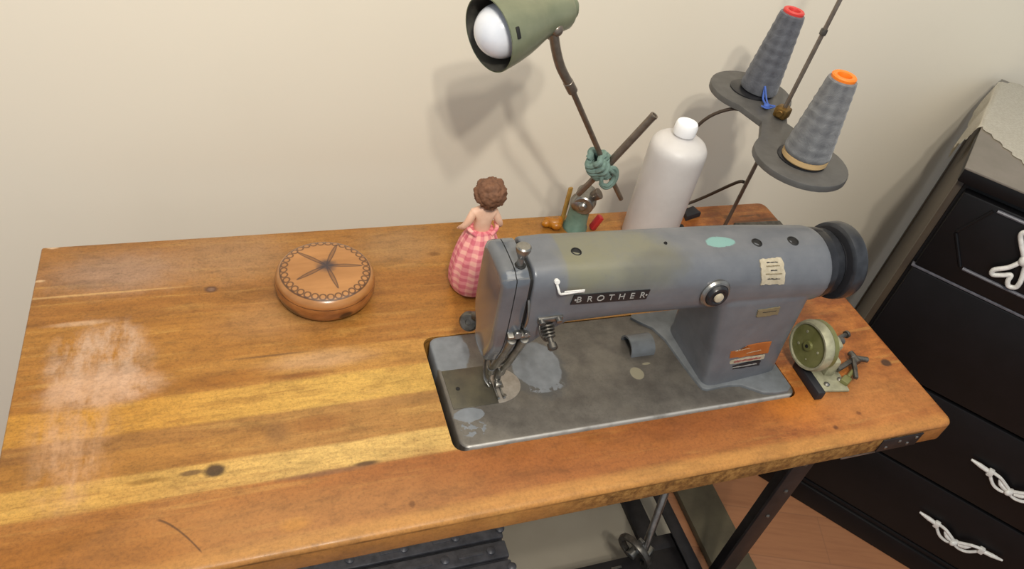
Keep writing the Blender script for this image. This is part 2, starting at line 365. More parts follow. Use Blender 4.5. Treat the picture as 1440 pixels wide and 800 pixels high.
M['pull'] = simple('white_enamel_pull', 'dcdad6', .35, 0, 'c8c6c2', 90, .4)
M['iron'] = simple('black_angle_iron', '1d1b1d', .42, .3, '2b282a', 40, .6)
M['grille'] = simple('grey_cast_iron', '444448', .45, .4, '6a6a70', 60, .9)
M['mat'] = simple('grey_board', 'a59d8d', .7, 0, '968e7f', 5, .9)
M['plank'] = simple('weathered_plank', '625a45', .7, 0, '463e30', 14, .9, .2)
M['sticker'] = simple('worn_paper_label', 'b6ab96', .6, 0, '9a8f78', 160, .8)
M['gold'] = simple('worn_gold_label', '85775a', .5, .2, '75694f', 120, .8)
M['orange_label'] = simple('scratched_orange_label', 'a8612a', .45, 0, '8f4c1e', 60, .9)
M['print'] = simple('dark_print', '2a2827', .6); M['silver'] = simple('silver_lettering', 'a9a9a6', .4, .3)
M['redprint'] = simple('red_print', '8f5148', .6)
M['amber'] = simple('amber_plastic', 'd08a1e', .3, 0, 'b8701a', 60, Transmission_Weight=.4)
M['straw'] = simple('straw_card', 'a5803c', .6, 0, '8d6a30', 60)
M['red_item'] = simple('red_handle_plastic', 'b02a2c', .4)

# ------------------------------------------------------------------ geometry helpers
class MB:
    def __init__(s): s.bm = bmesh.new()
    def box(s, c, size, rot=None, bevel=0, seg=2):
        b = bmesh.new(); bmesh.ops.create_cube(b, size=1)
        bmesh.ops.scale(b, vec=size, verts=b.verts)
        if bevel: bmesh.ops.bevel(b, geom=b.edges[:], offset=bevel, segments=seg, affect='EDGES', profile=.5)
        if rot is not None: bmesh.ops.transform(b, matrix=(rot if isinstance(rot, Matrix) else Euler(rot).to_matrix()).to_4x4(), verts=b.verts)
        bmesh.ops.translate(b, vec=c, verts=b.verts); return s.add(b)
    def add(s, b):
        me = bpy.data.meshes.new('t'); b.to_mesh(me); s.bm.from_mesh(me); b.free(); bpy.data.meshes.remove(me); return s
    def loft(s, rings, cap=True, close=False):
        vs = [[s.bm.verts.new(p) for p in r] for r in rings]; n = len(vs[0])
        pr = list(zip(vs[:-1], vs[1:])) + ([(vs[-1], vs[0])] if close else [])
        for a, b in pr:
            for i in range(n): s.bm.faces.new((a[i], a[(i+1) % n], b[(i+1) % n], b[i]))
        if cap and not close: s.bm.faces.new(vs[0][::-1]); s.bm.faces.new(vs[-1])
        return s
    def lathe(s, prof, c=(0, 0, 0), axis=(0, 0, 1), n=48, cap=False):
        ax = Vector(axis).normalized(); q = Vector((0, 0, 1)).rotation_difference(ax); c = Vector(c); rings = []
        for r, h in prof:
            r = max(r, 1e-5)
            rings.append([c + q @ Vector((r * math.cos(2*PI*i/n), r * math.sin(2*PI*i/n), h)) for i in range(n)])
        return s.loft(rings, cap)
    def cyl(s, a, b, r, r2=None, n=24):
        a = Vector(a); b = Vector(b); L = (b - a).length; r2 = r if r2 is None else r2
        e = min(r, r2, L) * .12
        return s.lathe([(r - e, 0), (r, e), (r2, L - e), (r2 - e, L)], a, b - a, n, True)
    def tube(s, pts, r, n=12, closed=False, smooth=True):
        P = [Vector(p) for p in pts]
        if smooth and len(P) > 2: P = spline(P, closed)
        R = r if isinstance(r, (list, tuple)) else None
        rings = []; N = len(P); up = None
        for i, p in enumerate(P):
            if closed: t = (P[(i+1) % N] - P[i-1])
            else: t = P[min(i+1, N-1)] - P[max(i-1, 0)]
            t.normalize()
            if up is None:
                up = t.orthogonal().normalized()
            up = (up - t * up.dot(t)).normalized(); sd = t.cross(up)
            if R: f = i / (N - 1) * (len(R) - 1); k = min(int(f), len(R) - 2); rr = R[k] + (R[k+1] - R[k]) * (f - k)
            else: rr = r
            rings.append([p + (up * math.cos(2*PI*j/n) + sd * math.sin(2*PI*j/n)) * rr for j in range(n)])
        return s.loft(rings, True, closed)
    def prism(s, poly, z0, z1, bevel=0, fn=None):
        b = bmesh.new(); vs = [b.verts.new((x, y, z0)) for x, y in poly]; f = b.faces.new(vs)
        r = bmesh.ops.extrude_face_region(b, geom=[f]); top = [v for v in r['geom'] if isinstance(v, bmesh.types.BMVert)]
        bmesh.ops.translate(b, vec=(0, 0, z1 - z0), verts=top); bmesh.ops.recalc_face_normals(b, faces=b.faces[:])
        if bevel:
            bmesh.ops.bevel(b, geom=[e for e in b.edges if all(v in top for v in e.verts)], offset=bevel, segments=2, affect='EDGES', profile=.5)
        if fn:
            for v in b.verts: v.co = fn(v.co)
        return s.add(b)
    def sphere(s, c, r, scale=(1, 1, 1), u=24, v=16, rot=None):
        b = bmesh.new(); bmesh.ops.create_uvsphere(b, u_segments=u, v_segments=v, radius=r); bmesh.ops.scale(b, vec=scale, verts=b.verts)
        if rot: bmesh.ops.transform(b, matrix=Euler(rot).to_matrix().to_4x4(), verts=b.verts)
        bmesh.ops.translate(b, vec=c, verts=b.verts); return s.add(b)
    def build(s, name, m, parent=None, smooth=True, angle=40):
        bmesh.ops.recalc_face_normals(s.bm, faces=s.bm.faces[:])
        org = Vector(parent['_o']) if parent is not None else Vector((0, 0, 0))
        bmesh.ops.translate(s.bm, vec=-org, verts=s.bm.verts)
        me = bpy.data.meshes.new(name); s.bm.to_mesh(me); s.bm.free()
        me.materials.append(M[m] if isinstance(m, str) else m)
        o = bpy.data.objects.new(name, me); COL.objects.link(o)
        if smooth:
            me.polygons.foreach_set('use_smooth', [True] * len(me.polygons))
            me.set_sharp_from_angle(angle=math.radians(angle))
        if parent is not None: o.parent = parent; o['_o'] = tuple(org)
        else: o.location = (0, 0, Z0); o['_o'] = (0, 0, 0)
        return o

def spline(P, closed=False, k=6):
    out = []; N = len(P)
    rng = range(N) if closed else range(N - 1)
    for i in rng:
        p0 = P[(i-1) % N] if closed else P[max(i-1, 0)]; p1 = P[i]; p2 = P[(i+1) % N]; p3 = P[(i+2) % N] if closed else P[min(i+2, N-1)]
        for j in range(k):
            t = j / k
            out.append(.5 * ((2*p1) + (p2 - p0)*t + (2*p0 - 5*p1 + 4*p2 - p3)*t*t + (3*p1 - p0 - 3*p2 + p3)*t**3))
    if not closed: out.append(P[-1])
    return out

def thing(name, label, cat, loc, group=None):
    o = bpy.data.objects.new(name, None); COL.objects.link(o); o.empty_display_size = .02
    o.location = (loc[0], loc[1], loc[2] + Z0); o['_o'] = tuple(loc)
    o['label'] = label; o['category'] = cat
    if group: o['group'] = group
    return o
def single(o, label, cat, group=None):
    """one-mesh thing: move its origin to its base centre"""
    vs = o.data.vertices; xs = [v.co.x for v in vs]; ys = [v.co.y for v in vs]; zs = [v.co.z for v in vs]
    c = Vector(((min(xs)+max(xs))/2, (min(ys)+max(ys))/2, min(zs)))
    o.data.transform(Matrix.Translation(-c)); o.location = (c.x, c.y, c.z + Z0); o['_o'] = tuple(c)
    o['label'] = label; o['category'] = cat
    if group: o['group'] = group
    return o
def structure(o): o['kind'] = 'structure'; return o

def text_mesh(s, size, extrude, name, m, parent, fn, bold=0., spacing=1.):
    cu = bpy.data.curves.new('t', 'FONT'); cu.body = s; cu.size = size; cu.extrude = extrude; cu.offset = bold
    cu.align_x = 'CENTER'; cu.align_y = 'CENTER'; cu.space_character = spacing
    ob = bpy.data.objects.new('t', cu); COL.objects.link(ob)
    dg = bpy.context.evaluated_depsgraph_get(); me = bpy.data.meshes.new_from_object(ob.evaluated_get(dg))
    bpy.data.objects.remove(ob); bpy.data.curves.remove(cu)
    b = MB(); b.bm.from_mesh(me); bpy.data.meshes.remove(me)
    for v in b.bm.verts: v.co = fn(v.co)
    return b.build(name, m, parent, smooth=False)

def rrect(x0, y0, x1, y1, r, n=6):
    pts = []; R = r if isinstance(r, (list, tuple)) else (r,) * 4
    for cx, cy, a, r in ((x1-R[0], y0+R[0], -PI/2, R[0]), (x1-R[1], y1-R[1], 0, R[1]), (x0+R[2], y1-R[2], PI/2, R[2]), (x0+R[3], y0+R[3], PI, R[3])):
        for i in range(n + 1):
            t = a + PI/2 * i / n; pts.append((cx + r*math.cos(t), cy + r*math.sin(t)))
    return pts

# ------------------------------------------------------------------ room shell
FL = -.75
structure(MB().box((.6, 0, FL - .02), (4.4, 3.6, .04)).build('floor', 'floor', smooth=False))
structure(MB().box((.6, .585 + .04, .52), (4.4, .08, 2.54)).build('wall_back', 'wall', smooth=False))

# ------------------------------------------------------------------ table
TX0, TX1, TY0, TY1 = -.4748, .6879, -.0865, .4206
tab = thing('sewing_table', 'long worn butcher-block sewing table on a black iron stand', 'table', (0, 0, 0))
def tabletop():
    b = bmesh.new()
    k = .45
    def loop(inset, z, r):
        return [b.verts.new((x, y, z)) for x, y in rrect(TX0 + inset * k, TY0 + inset, TX1 - inset, TY1 - inset * k, (r, r * 1.3, r * .2, r), 8)]
    prof = [(.0070, 0, .009), (.0040, -.0006, .010), (.0018, -.0020, .012), (.0004, -.0045, .013), (0, -.0075, .014), (0, -.034, .014), (.002, -.038, .012), (.006, -.040, .010)]
    L = [loop(*p) for p in prof]
    for a, c in zip(L[:-1], L[1:]):
        for i in range(len(a)): b.faces.new((a[i], a[(i+1) % len(a)], c[(i+1) % len(a)], c[i]))
    hole = rrect(-.0080, -.0022, .4790, .1805, .014, 6)
    H0 = [b.verts.new((x, y, 0)) for x, y in hole]; H1 = [b.verts.new((x, y, -.040)) for x, y in hole]
    for i in range(len(H0)): b.faces.new((H0[i], H0[(i+1) % len(H0)], H1[(i+1) % len(H0)], H1[i]))
    def es(v): return [b.edges.get((v[i], v[(i+1) % len(v)])) or b.edges.new((v[i], v[(i+1) % len(v)])) for i in range(len(v))]
    bmesh.ops.triangle_fill(b, use_beauty=True, edges=es(L[0]) + es(H0))
    bmesh.ops.triangle_fill(b, use_beauty=True, edges=es(L[-1]) + es(H1))
    m = MB(); m.add(b); return m.build('tabletop', 'wood', tab, angle=35)
tabletop()
MB().prism(rrect(-.014, -.009, .486, .1875, .015), -.048, -.0405).build('gap_light_block', 'iron', tab)  # unseen plate added to keep light out of the gap round the bed
# hinge plate with screws on the front edge, light strip below
hp = MB().box((.600, -.0872, -.0215), (.070, .0022, .026), bevel=.0006).build('hinge_plate', 'iron', tab)
for x, z in ((.578, -.026), (.597, -.017), (.6155, -.026), (.6255, -.015)):
    MB().lathe([(0, 0), (.0026, 0), (.0026, .0006), (.0012, .0014), (0, .0014)], (x, -.0883, z), (0, -1, 0), 12).build('screw', 'steel', hp)
MB().box((.545, -.078, -.0425), (.060, .012, .004), bevel=.001).build('drawer_runner', 'steel', tab)
# iron stand: two end frames
for X in (.56, -.42):
    def leg(y):
        b = MB(); b.box((X, y, -.395), (.040, .005, .71), bevel=.001); b.box((X + .0175, y + .02 * (1 if y < .1 else -1), -.395), (.005, .040, .71), bevel=.001)
        o = b.build('leg', 'iron', tab)
        return o
    o1 = leg(-.018)
    for z in (-.16, -.235, -.31, -.5):
        MB().lathe([(0, 0), (.004, 0), (.004, .001), (.002, .003), (0, .003)], (X, -.0205, z), (0, -1, 0), 12).build('bolt', 'dullsteel', o1)
    leg(.33)
    MB().box((X, .155, -.6), (.005, .34, .038), bevel=.001).box((X - .012, .155, -.582), (.026, .34, .005), bevel=.001).build('side_rail', 'iron', tab)
    MB().box((X, .155, -.045), (.05, .42, .006), bevel=.001).build('top_rail', 'iron', tab)
    MB().box((X, .155, FL + .012), (.045, .44, .024), bevel=.003).build('foot_rail', 'iron', tab)
MB().box((.07, .31, -.60), (.96, .005, .035), bevel=.001).build('cross_rail', 'iron', tab)
# treadle: slatted grille plate on a bar
tr = MB()
tr.box((-.06, .09, -.612), (.525, .33, .004), bevel=.001)
for i in range(8):
    y = .236 - i * .040
    tr.box((-.062, y, -.600), (.530, .0345, .011), bevel=.0035)
    for x in (-.24, -.12, -.02, .08, .17): tr.lathe([(0, 0), (.0085, 0), (.0085, .003), (.004, .006), (0, .006)], (x + (i % 2) * .03, y, -.5945), (0, 0, 1), 14)
    for x in (-.18, .03, .13): tr.box((x - (i % 2) * .04, y, -.5945), (.05, .008, .003), bevel=.001)
tr.build('treadle', 'grille', tab)
pl = MB().box((.385, .020, -.60), (.32, .135, .008), bevel=.003).box((.515, .10, -.60), (.06, .03, .008), bevel=.002).build('pedal_plate', 'iron', tab)
for x, y in ((.345, .068), (.40, .07), (.30, .02), (.35, .02), (.40, .02)):
    MB().box((x, y, -.5955), (.022, .005, .002), bevel=.0008).build('slot_mark', 'steel', pl)
MB().tube([(.462, .085, -.575), (.49, .13, -.46), (.545, .22, -.27), (.56, .25, -.10)], .0075, smooth=False).build('pitman_rod', 'steel', tab)
wb = MB().lathe([(.030, -.006), (.038, -.006), (.040, 0), (.038, .006), (.030, .006), (.028, 0), (.030, -.006)], (.440, .085, -.575), (1, .45, .25), 40).build('crank_wheel', 'dullsteel', tab)
MB().cyl((.428, .080, -.58), (.458, .094, -.57), .010).box((.444, .088, -.575), (.008, .012, .058), (0, .2, .4), .001).box((.47, .08, -.59), (.03, .012, .02), (0, 0, .6), .002).build('hub', 'steel', wb)

single(MB().box((.43, .20, FL + .006), (.42, .42, .010), (0, 0, .02), bevel=.002).build('floor_board', 'mat'), 'pale grey flat board lying on the floor under the table', 'board')
single(MB().box((.728, .17, FL + .011), (.098, .70, .020), (0, 0, -.03), bevel=.002).build('plank', 'plank'), 'weathered grey-brown plank on the floor beside the iron leg', 'plank')

# ------------------------------------------------------------------ sewing machine
mac = thing('sewing_machine', 'grey enamelled industrial sewing machine set into the tabletop, lettered BROTHER', 'sewing machine', (0, 0, 0))
BT = .003
bd = MB()
po = rrect(0, 0, .476, .178, .013, 8)
rings = []
for ins, z in ((.003, -.030), (0, -.029), (0, .0006), (.0012, .0022), (.0032, BT)):
    rings.append([(x + ((.238 - x) / .238) * ins, y + ((.089 - y) / .089) * ins, z) for x, y in po])
bd.loft(rings); bd.build('bed', 'bed', mac)

def srect(c, a, b, n, N=40):
    out = []
    for i in range(N):
        t = 2*PI*i/N; ct, st = math.cos(t), math.sin(t)
        out.append((c[0] + a*math.copysign(abs(ct)**(2/n), ct), c[1] + b*math.copysign(abs(st)**(2/n), st)))
    return out
ARM = [(.118, .086, .1810, .043, .0440, 3.4), (.20, .087, .1800, .0455, .0420, 3.0), (.30, .088, .1760, .048, .0420, 2.8), (.36, .089, .1725, .050, .0430, 2.6),
       (.42, .089, .1680, .0505, .0455, 2.25), (.460, .089, .1655, .0505, .0470, 2.05), (.469, .089, .1645, .0490, .0455, 2.0)]
def body():
    b = MB()
    # arm: X stations (x, yc, zc, half-depth, half-height, exponent)
    st = [(.066, .085, .164, .040, .062, 4.5), (.080, .085, .167, .0405, .0590, 4.5), (.098, .086, .1745, .0415, .0515, 4)] + ARM
    b.loft([[(x, y, z) for y, z in srect((yc, zc), a, h, n)] for x, yc, zc, a, h, n in st])
    # pillar
    ps = [(-.004, .3430, .0345, .4690, .146), (.020, .3420, .0355, .4650, .143), (.060, .3370, .037, .4600, .141), (.110, .3270, .038, .4560, .140), (.150, .3180, .039, .4540, .139), (.185, .318, .045, .452, .130)]
    b.loft([[(x, y + .09 * (x - .405) * max(0, 1 - z/.12) * (y < .09), z) for x, y in srect(((x0+x1)/2, (y0+y1)/2), (x1-x0)/2, (y1-y0)/2, 9, 48)] for z, x0, y0, x1, y1 in ps])
    # knee bracket between arm and pillar
    o = b.build('arm_and_pillar', 'enamel', mac)
    r = o.modifiers.new('remesh', 'REMESH'); r.mode = 'VOXEL'; r.voxel_size = .0016; r.use_smooth_shade = True
    s = o.modifiers.new('smooth', 'SMOOTH'); s.iterations = 10; s.factor = .5
    return o
arm = body()
# blue-grey flange at the foot of the pillar
fl = [(.3375, .040), (.340, .0295), (.346, .0262), (.380, .0280), (.398, .0255), (.412, .016), (.424, .0075), (.440, .0040), (.462, .0035), (.4715, .0105), (.4725, .10), (.4725, .170), (.466, .1755), (.300, .1755), (.296, .170), (.306, .158), (.320, .145), (.3290, .12), (.3335, .07)]
MB().prism(fl, BT - .001, BT + .0042, .0022).build('pillar_flange', 'pad', mac)
# slide plate and needle plate
sl = [(.0045, .0565), (.0625, .0565), (.0625, .118), (.0040, .118)]
sp = MB().prism(sl, BT - .0005, BT + .0008, .0003).build('slide_plate', 'slide', mac)
MB().lathe([(0, 0), (.0028, 0), (.0028, .0005), (0, .0005)], (.0175, .0865, BT + .0008), n=14).build('finger_hole', 'dark', sp)
npp = [(.0625, .1115)]
for i in range(21):
    t = PI/2 - PI * i / 20; npp.append((.0655 + .0335*math.cos(t), .0845 + .0285*math.sin(t)))
npp.append((.0625, .0560))
nppl = MB().prism(npp, BT - .0005, BT + .0011, .0003).build('needle_plate', 'plate', mac)
for x, y in ((.073, .0665), (.070, .103)): MB().lathe([(0, 0), (.0026, 0), (.002, .0006), (0, .0006)], (x, y, BT + .0011), n=14).build('screw', 'dullsteel', nppl)
fd = MB()
for dy in (-.0045, .0045):
    fd.box((.0665 , .0845 + dy, BT + .0016), (.004, .0012, .0012)); fd.box((.0715, .0845 + dy, BT + .0016), (.004, .0012, .0012))
fd.box((.0685, .0845, BT + .0013), (.014, .011, .0008)); fd.build('feed_dog', 'dullsteel', nppl)

# face plate: rounded block, narrow foot
def facering(x, g):
    # outline in YZ, front bottom going round
    pts = [(.068, .076), (.098, .076), (.104, .095), (.1205, .125), (.1215, .205), (.116, .219), (.104, .2240), (.066, .2240), (.053, .2195), (.047, .208), (.0465, .128), (.058, .090)]
    P = [Vector((x, y, z)) for y, z in pts]; C = Vector((x, .085, .16))
    P2 = spline(P, True, 4)
    return [C + (p - C) * g for p in P2]
MB().loft([facering(.0315, .82), facering(.0322, .91), facering(.0345, .967), facering(.0385, .995), facering(.0460, 1.0)]).build('face_plate', 'face', mac)
MB().loft([facering(.0455, .985), facering(.0475, .985)]).build('face_gasket', 'dark', mac)
MB().loft([facering(.0472, 1.0), facering(.0600, 1.0), facering(.0615, .985)]).build('head_casting', 'face', mac)
MB().loft([facering(.0605, .93), facering(.0680, .93)]).build('take_up_slot', 'dark', mac)
MB().tube([(.064, .047, .190), (.0645, .040, .172), (.064, .041, .155), (.064, .048, .150)], .0014).build('take_up_lever', 'steel', mac)
# thread post on top of the head
MB().cyl((.054, .066, .222), (.054, .066, .236), .0042, .0032).lathe([(0, 0), (.0040, 0), (.0068, .007), (.0082, .011), (.0082, .0145), (.0068, .016), (0, .0162)], (.054, .066, .2345), n=28).build('presser_regulator', 'steel', mac)
MB().lathe([(0, 0), (.0062, 0), (.0062, .0016), (.005, .0028), (0, .0028)], (.0545, .066, .2225), n=24).build('collar', 'dark', mac)
# needle bar, presser bar, foot
MB().cyl((.0530, .0420, .134), (.0540, .0740, .0560), .0050).cyl((.0540, .0730, .0580), (.0550, .0840, .0380), .0036).cyl((.0548, .0830, .0420), (.0555, .0850, .0310), .0054).build('needle_bar', 'steel', mac)
MB().cyl((.0560, .0850, .034), (.0570, .0860, BT + .001), .0009).build('needle', 'steel', mac)
MB().cyl((.0680, .0420, .134), (.0690, .0750, .0520), .0052).cyl((.0690, .0740, .0540), (.0688, .0848, .0280), .0040).cyl((.0690, .0835, .0400), (.0686, .0850, .0280), .0064).build('presser_bar', 'steel', mac)
MB().box((.060, .0445, .140), (.026, .010, .0050), (0.2, 0, 0), .001).cyl((.058, .039, .143), (.058, .049, .141), .0045).cyl((.068, .039, .143), (.068, .049, .141), .0030).build('bar_bracket', 'steel', mac)
MB().box((.062, .0800, .052), (.024, .010, .0040), (.2, .1, 0), .001).build('thread_clip', 'steel', mac)
pf = MB().box((.0665, .0850, .0220), (.0075, .0075, .018), None, .001).box((.0665, .0790, .0120), (.008, .007, .010), (.3, 0, 0), .001)
for dx in (-.0035, .0038):
    pf.box((.0665 + dx, .0760, BT + .0025), (.0028, .028, .002), None, .0006); pf.tube([(.0665 + dx, .064, BT + .0025), (.0665 + dx, .060, BT + .005)], .0014, smooth=False)
pf.build('presser_foot', 'steel', mac)
MB().tube([(.053, .100, .060), (.052, .098, .030), (.053, .092, .012), (.060, .086, .006)], .0018).tube([(.050, .098, .050), (.050, .090, .018), (.056, .080, .008)], .0013).build('finger_guard', 'steel', mac)
# tension assembly under the arm front
ta = MB()
ta.cyl((.092, .050, .150), (.094, .026, .138), .0030)
for k in range(5): ta.lathe([(.003, 0), (.0095 - .0007*k, 0), (.0095 - .0007*k, .0014), (.003, .0020)], Vector((.092, .050, .150)).lerp(Vector((.094, .026, .138)), .10 + k*.14), (.002, -.024, -.012), 28)
ta.lathe([(0, 0), (.0052, 0), (.0058, .006), (.004, .008), (0, .008)], (.094, .027, .1385), (.002, -.024, -.012), 20)
ta.tube([(.082, .044, .160), (.080, .036, .152), (.084, .033, .143), (.092, .035, .134), (.099, .038, .136)], .0011)
ta.build('tension_assembly', 'dullsteel', mac)
MB().box((.094, .0445, .160), (.030, .006, .008), (0, -.05, 0), .002).cyl((.083, .0425, .160), (.083, .0375, .159), .0035).cyl((.103, .0425, .161), (.103, .0375, .160), .0035).build('tension_bracket', 'steel', mac)
# thread guide strip above the name plate
MB().tube([(.092, .0490, .2110), (.0925, .0415, .2075), (.0945, .0390, .2030), (.100, .0400, .2010), (.122, .0410, .2020)], .0014).box((.112, .0405, .2022), (.024, .0015, .004), None, .0005).cyl((.0915, .052, .2120), (.0915, .0450, .2140), .0030).build('thread_strip', 'pull', mac)

# front surface of the arm for flat badges
def front_y(x, z):
    st = ARM[:-1]
    x_ = min(max(x, st[0][0]), st[-1][0])
    for a, b in zip(st[:-1], st[1:]):
        if a[0] <= x_ <= b[0]:
            t = (x_ - a[0]) / (b[0] - a[0]); s_ = [a[i] + (b[i] - a[i])*t for i in range(6)]; break
    yc, zc, A, H, n = s_[1:]
    k = min(abs((z - zc) / H), .999); y = yc - A * (1 - k**n)**(1/n)
    if x > .325 and z < .15: y = min(y, .0385 - .004 * max(0, (.15 - z)) / .15)
    return y
def on_front(lift, cx, cz, slope=0.):
    def f(p):
        x = cx + p.x; z = cz + p.y + slope * p.x
        return Vector((x, front_y(x, z) - lift - p.z, z))
    return f
def on_arc(lift, cx, a0):
    def f(p):
        x = cx + p.x; st = ARM[:-1]
        for a, b in zip(st[:-1], st[1:]):
            if a[0] <= x <= b[0]:
                t = (x - a[0]) / (b[0] - a[0]); s_ = [a[i] + (b[i] - a[i])*t for i in range(6)]; break
        yc, zc, A, H, n = s_[1:]; th = a0 + p.y / .047
        A += lift; H += lift
        return Vector((x, yc - A*math.cos(th)**(2/n), zc + H*math.sin(th)**(2/n)))
    return f
def patch(name, m, cx, cz, wd, ht, lift=.0004, slope=0, skew=0, parent=mac, ragged=0., nx=10, nz=10, shape=None, arc=None):
    F = (lambda lf: on_arc(lf, cx, arc)) if arc is not None else (lambda lf: on_front(lf, cx, cz, slope))
    b = bmesh.new(); g = []
    for i in range(nx + 1):
        row = []
        for j in range(nz + 1):
            u, v = i / nx - .5, j / nz - .5
            dx = dz = 0
            if ragged and (i in (0, nx) or j in (0, nz)):
                dx = random.uniform(-1, 1) * ragged; dz = random.uniform(-1, 1) * ragged
            p = Vector((u * wd + skew * v * ht + dx, v * ht + dz, 0))
            if shape: p = shape(p)
            row.append((b.verts.new(F(lift)(p)), b.verts.new(F(-.0004)(p))))
        g.append(row)
    for i in range(nx):
        for j in range(nz):
            b.faces.new([g[i][j][0], g[i+1][j][0], g[i+1][j+1][0], g[i][j+1][0]])
    ed = [g[i][0] for i in range(nx+1)] + [g[nx][j] for j in range(1, nz+1)] + [g[i][nz] for i in range(nx-1, -1, -1)] + [g[0][j] for j in range(nz-1, 0, -1)]
    for i in range(len(ed)):
        a, c = ed[i], ed[(i+1) % len(ed)]; b.faces.new((a[0], a[1], c[1], c[0]))
    m_ = MB(); m_.add(b); return m_.build(name, m, parent)
LIFT = .0012
SL = -.02
npt = patch('name_plate', 'black', .1600, .1870, .0930, .0135, LIFT, SL, .12)
for i, ch in enumerate('BROTHER'):
    text_mesh(ch, .0118, .0002, 'letter', 'silver', npt, on_front(LIFT + .0004, .1210 + i * .0130, .1870 + SL * (-.039 + i * .0130), SL), .00005)
for x in (.1170, .2040): MB().lathe([(0, 0), (.0013, 0), (.0013, .0005), (0, .0008)], (x, front_y(x, .187) - LIFT, .1870 + SL * (x - .160)), (0, -1, 0), 12).build('rivet', 'silver', npt)
# stitch length dial
dc = Vector((.2970, front_y(.297, .179) + .003, .1775)); da = (0, -1, .08)
dl = MB().lathe([(0, 0), (.0190, 0), (.0195, .005), (.0175, .0075), (.0150, .0080), (.0150, .0045), (0, .0045)], dc, da, 40).build('stitch_dial_ring', 'steel', mac)
MB().lathe([(0, .0046), (.0148, .0046), (.0142, .0100), (.0122, .0125), (.0095, .0125), (.0080, .0110), (0, .0110)], dc, da, 40).build('stitch_dial', 'black', dl)
MB().lathe([(0, .0120), (.0062, .0120), (.0058, .0140), (.0040, .0148), (0, .0148)], dc, da, 28).build('dial_button', 'sticker', dl)
# labels
lb = patch('paper_label', 'sticker', .3730, 0, .0340, .0370, LIFT, .0, -.12, ragged=.0012, arc=.58)
for k, (dz, wd) in enumerate(((.010, .016), (.006, .020), (.001, .010), (-.003, .024), (-.0085, .019))):
    patch('print_line', 'gold' if k % 2 else 'print', .3735 - dz*.12, 0, wd, .0013, LIFT + .0004, ragged=.0004, parent=lb, nx=12, nz=1, arc=.58 + dz*1.25/.047)
lb = patch('small_label', 'gold', .3910, .1350, .0320, .0125, LIFT, .02, -.2, ragged=.0007)
patch('print_line', 'print', .392, .1362, .020, .0008, LIFT + .0003, .02, ragged=.0003, parent=lb, nx=12, nz=1)
def chev(p):
    if p.x < -.014: p = Vector((p.x, p.y * .62 - .0025, 0))
    return p
lb = patch('orange_label', 'orange_label', .3935, .0660, .0600, .0215, LIFT, .03, -.15, ragged=.0006, shape=chev)
for dz, x in ((.004, .38), (-.003, .40)): patch('scratch', 'sticker', x, .066 + dz, .022, .0006, LIFT + .0003, .12, ragged=.0003, parent=lb, nx=8, nz=1)
lb = patch('model_label', 'sticker', .3960, .0480, .0540, .0080, LIFT, .03, -.1, ragged=.0006)
patch('print_line', 'redprint', .3960, .0480, .042, .0034, LIFT + .0003, .03, ragged=.0008, parent=lb, nx=16, nz=1)
lb = patch('serial_label', 'black', .3970, .0365, .0480, .0085, LIFT, .03, -.1, ragged=.0006)
patch('print_line', 'silver', .3970, .0365, .038, .0016, LIFT + .0003, .03, ragged=.0006, parent=lb, nx=16, nz=1)
# oil holes and screws
def top_z(x, y):
    st = ARM[:-1]
    for a, b in zip(st[:-1], st[1:]):
        if a[0] <= x <= b[0]:
            t = (x - a[0]) / (b[0] - a[0]); s_ = [a[i] + (b[i] - a[i])*t for i in range(6)]; break
    yc, zc, A, H, n = s_[1:]; return zc + H * (1 - abs((y - yc) / A)**n)**(1/n)
for x, y, r in ((.1235, .079, .0062), (.3640, .080, .0068), (.4180, .080, .0075), (.2395, .086, .0022)):
    MB().lathe([(0, .0), (r, 0), (r, .0012), (r*.8, .0022), (r*.7, .0010), (0, .0010)], (x, y, top_z(x, y) - .0010), (0, -.12, 1), 24).build('oil_cap', 'dark', mac)
# hand wheel
HC = (.4670, .089, .1640)
hw = MB().lathe([(.012, 0), (.0445, 0), (.0460, .002), (.0460, .013), (.0445, .015), (.0440, .025), (.0420, .0275), (.0370, .0285), (.0365, .035), (.0470, .0355), (.0505, .0375), (.0515, .042), (.0515, .052), (.0500, .0560), (.0465, .0575), (.0430, .0565), (.0400, .0530), (.030, .050), (.014, .052), (.012, .056), (0, .056)], HC, (1, 0, 0), 64).build('hand_wheel', 'wheel', mac)
MB().lathe([(.0462, .0015), (.0468, .007), (.0462, .0130)], HC, (1, 0, 0), 64).build('wheel_band', 'black', hw)
MB().lathe([(.0430, .0272), (.0380, .0300), (.0372, .0345), (.0460, .0352)], HC, (1, 0, 0), 64).build('belt_groove', 'rubber', hw)
# presser lifter behind the head
MB().cyl((.048, .118, .092), (.043, .140, .076), .006).lathe([(0, 0), (.0105, 0), (.0125, .003), (.0125, .010), (.010, .013), (.004, .013), (.004, .011), (0, .011)], (.0415, .143, .066), (-.6, -.8, .5), 28).build('presser_lifter', 'dullsteel', mac)
# half-round guard standing on the bed
g = MB(); N = 14
ro = []; 
for x in (.266, .302):
    ring = []
    for i in range(N + 1): a = PI * i / N; ring.append((x, .1175 - .0180*math.cos(a), BT + .0180*math.sin(a)))
    for i in range(N, -1, -1): a = PI * i / N; ring.append((x, .1175 - .0155*math.cos(a), BT + .0155*math.sin(a)))
    ro.append(ring)
g.loft(ro).build('half_round_guard', 'pad', mac, angle=50)

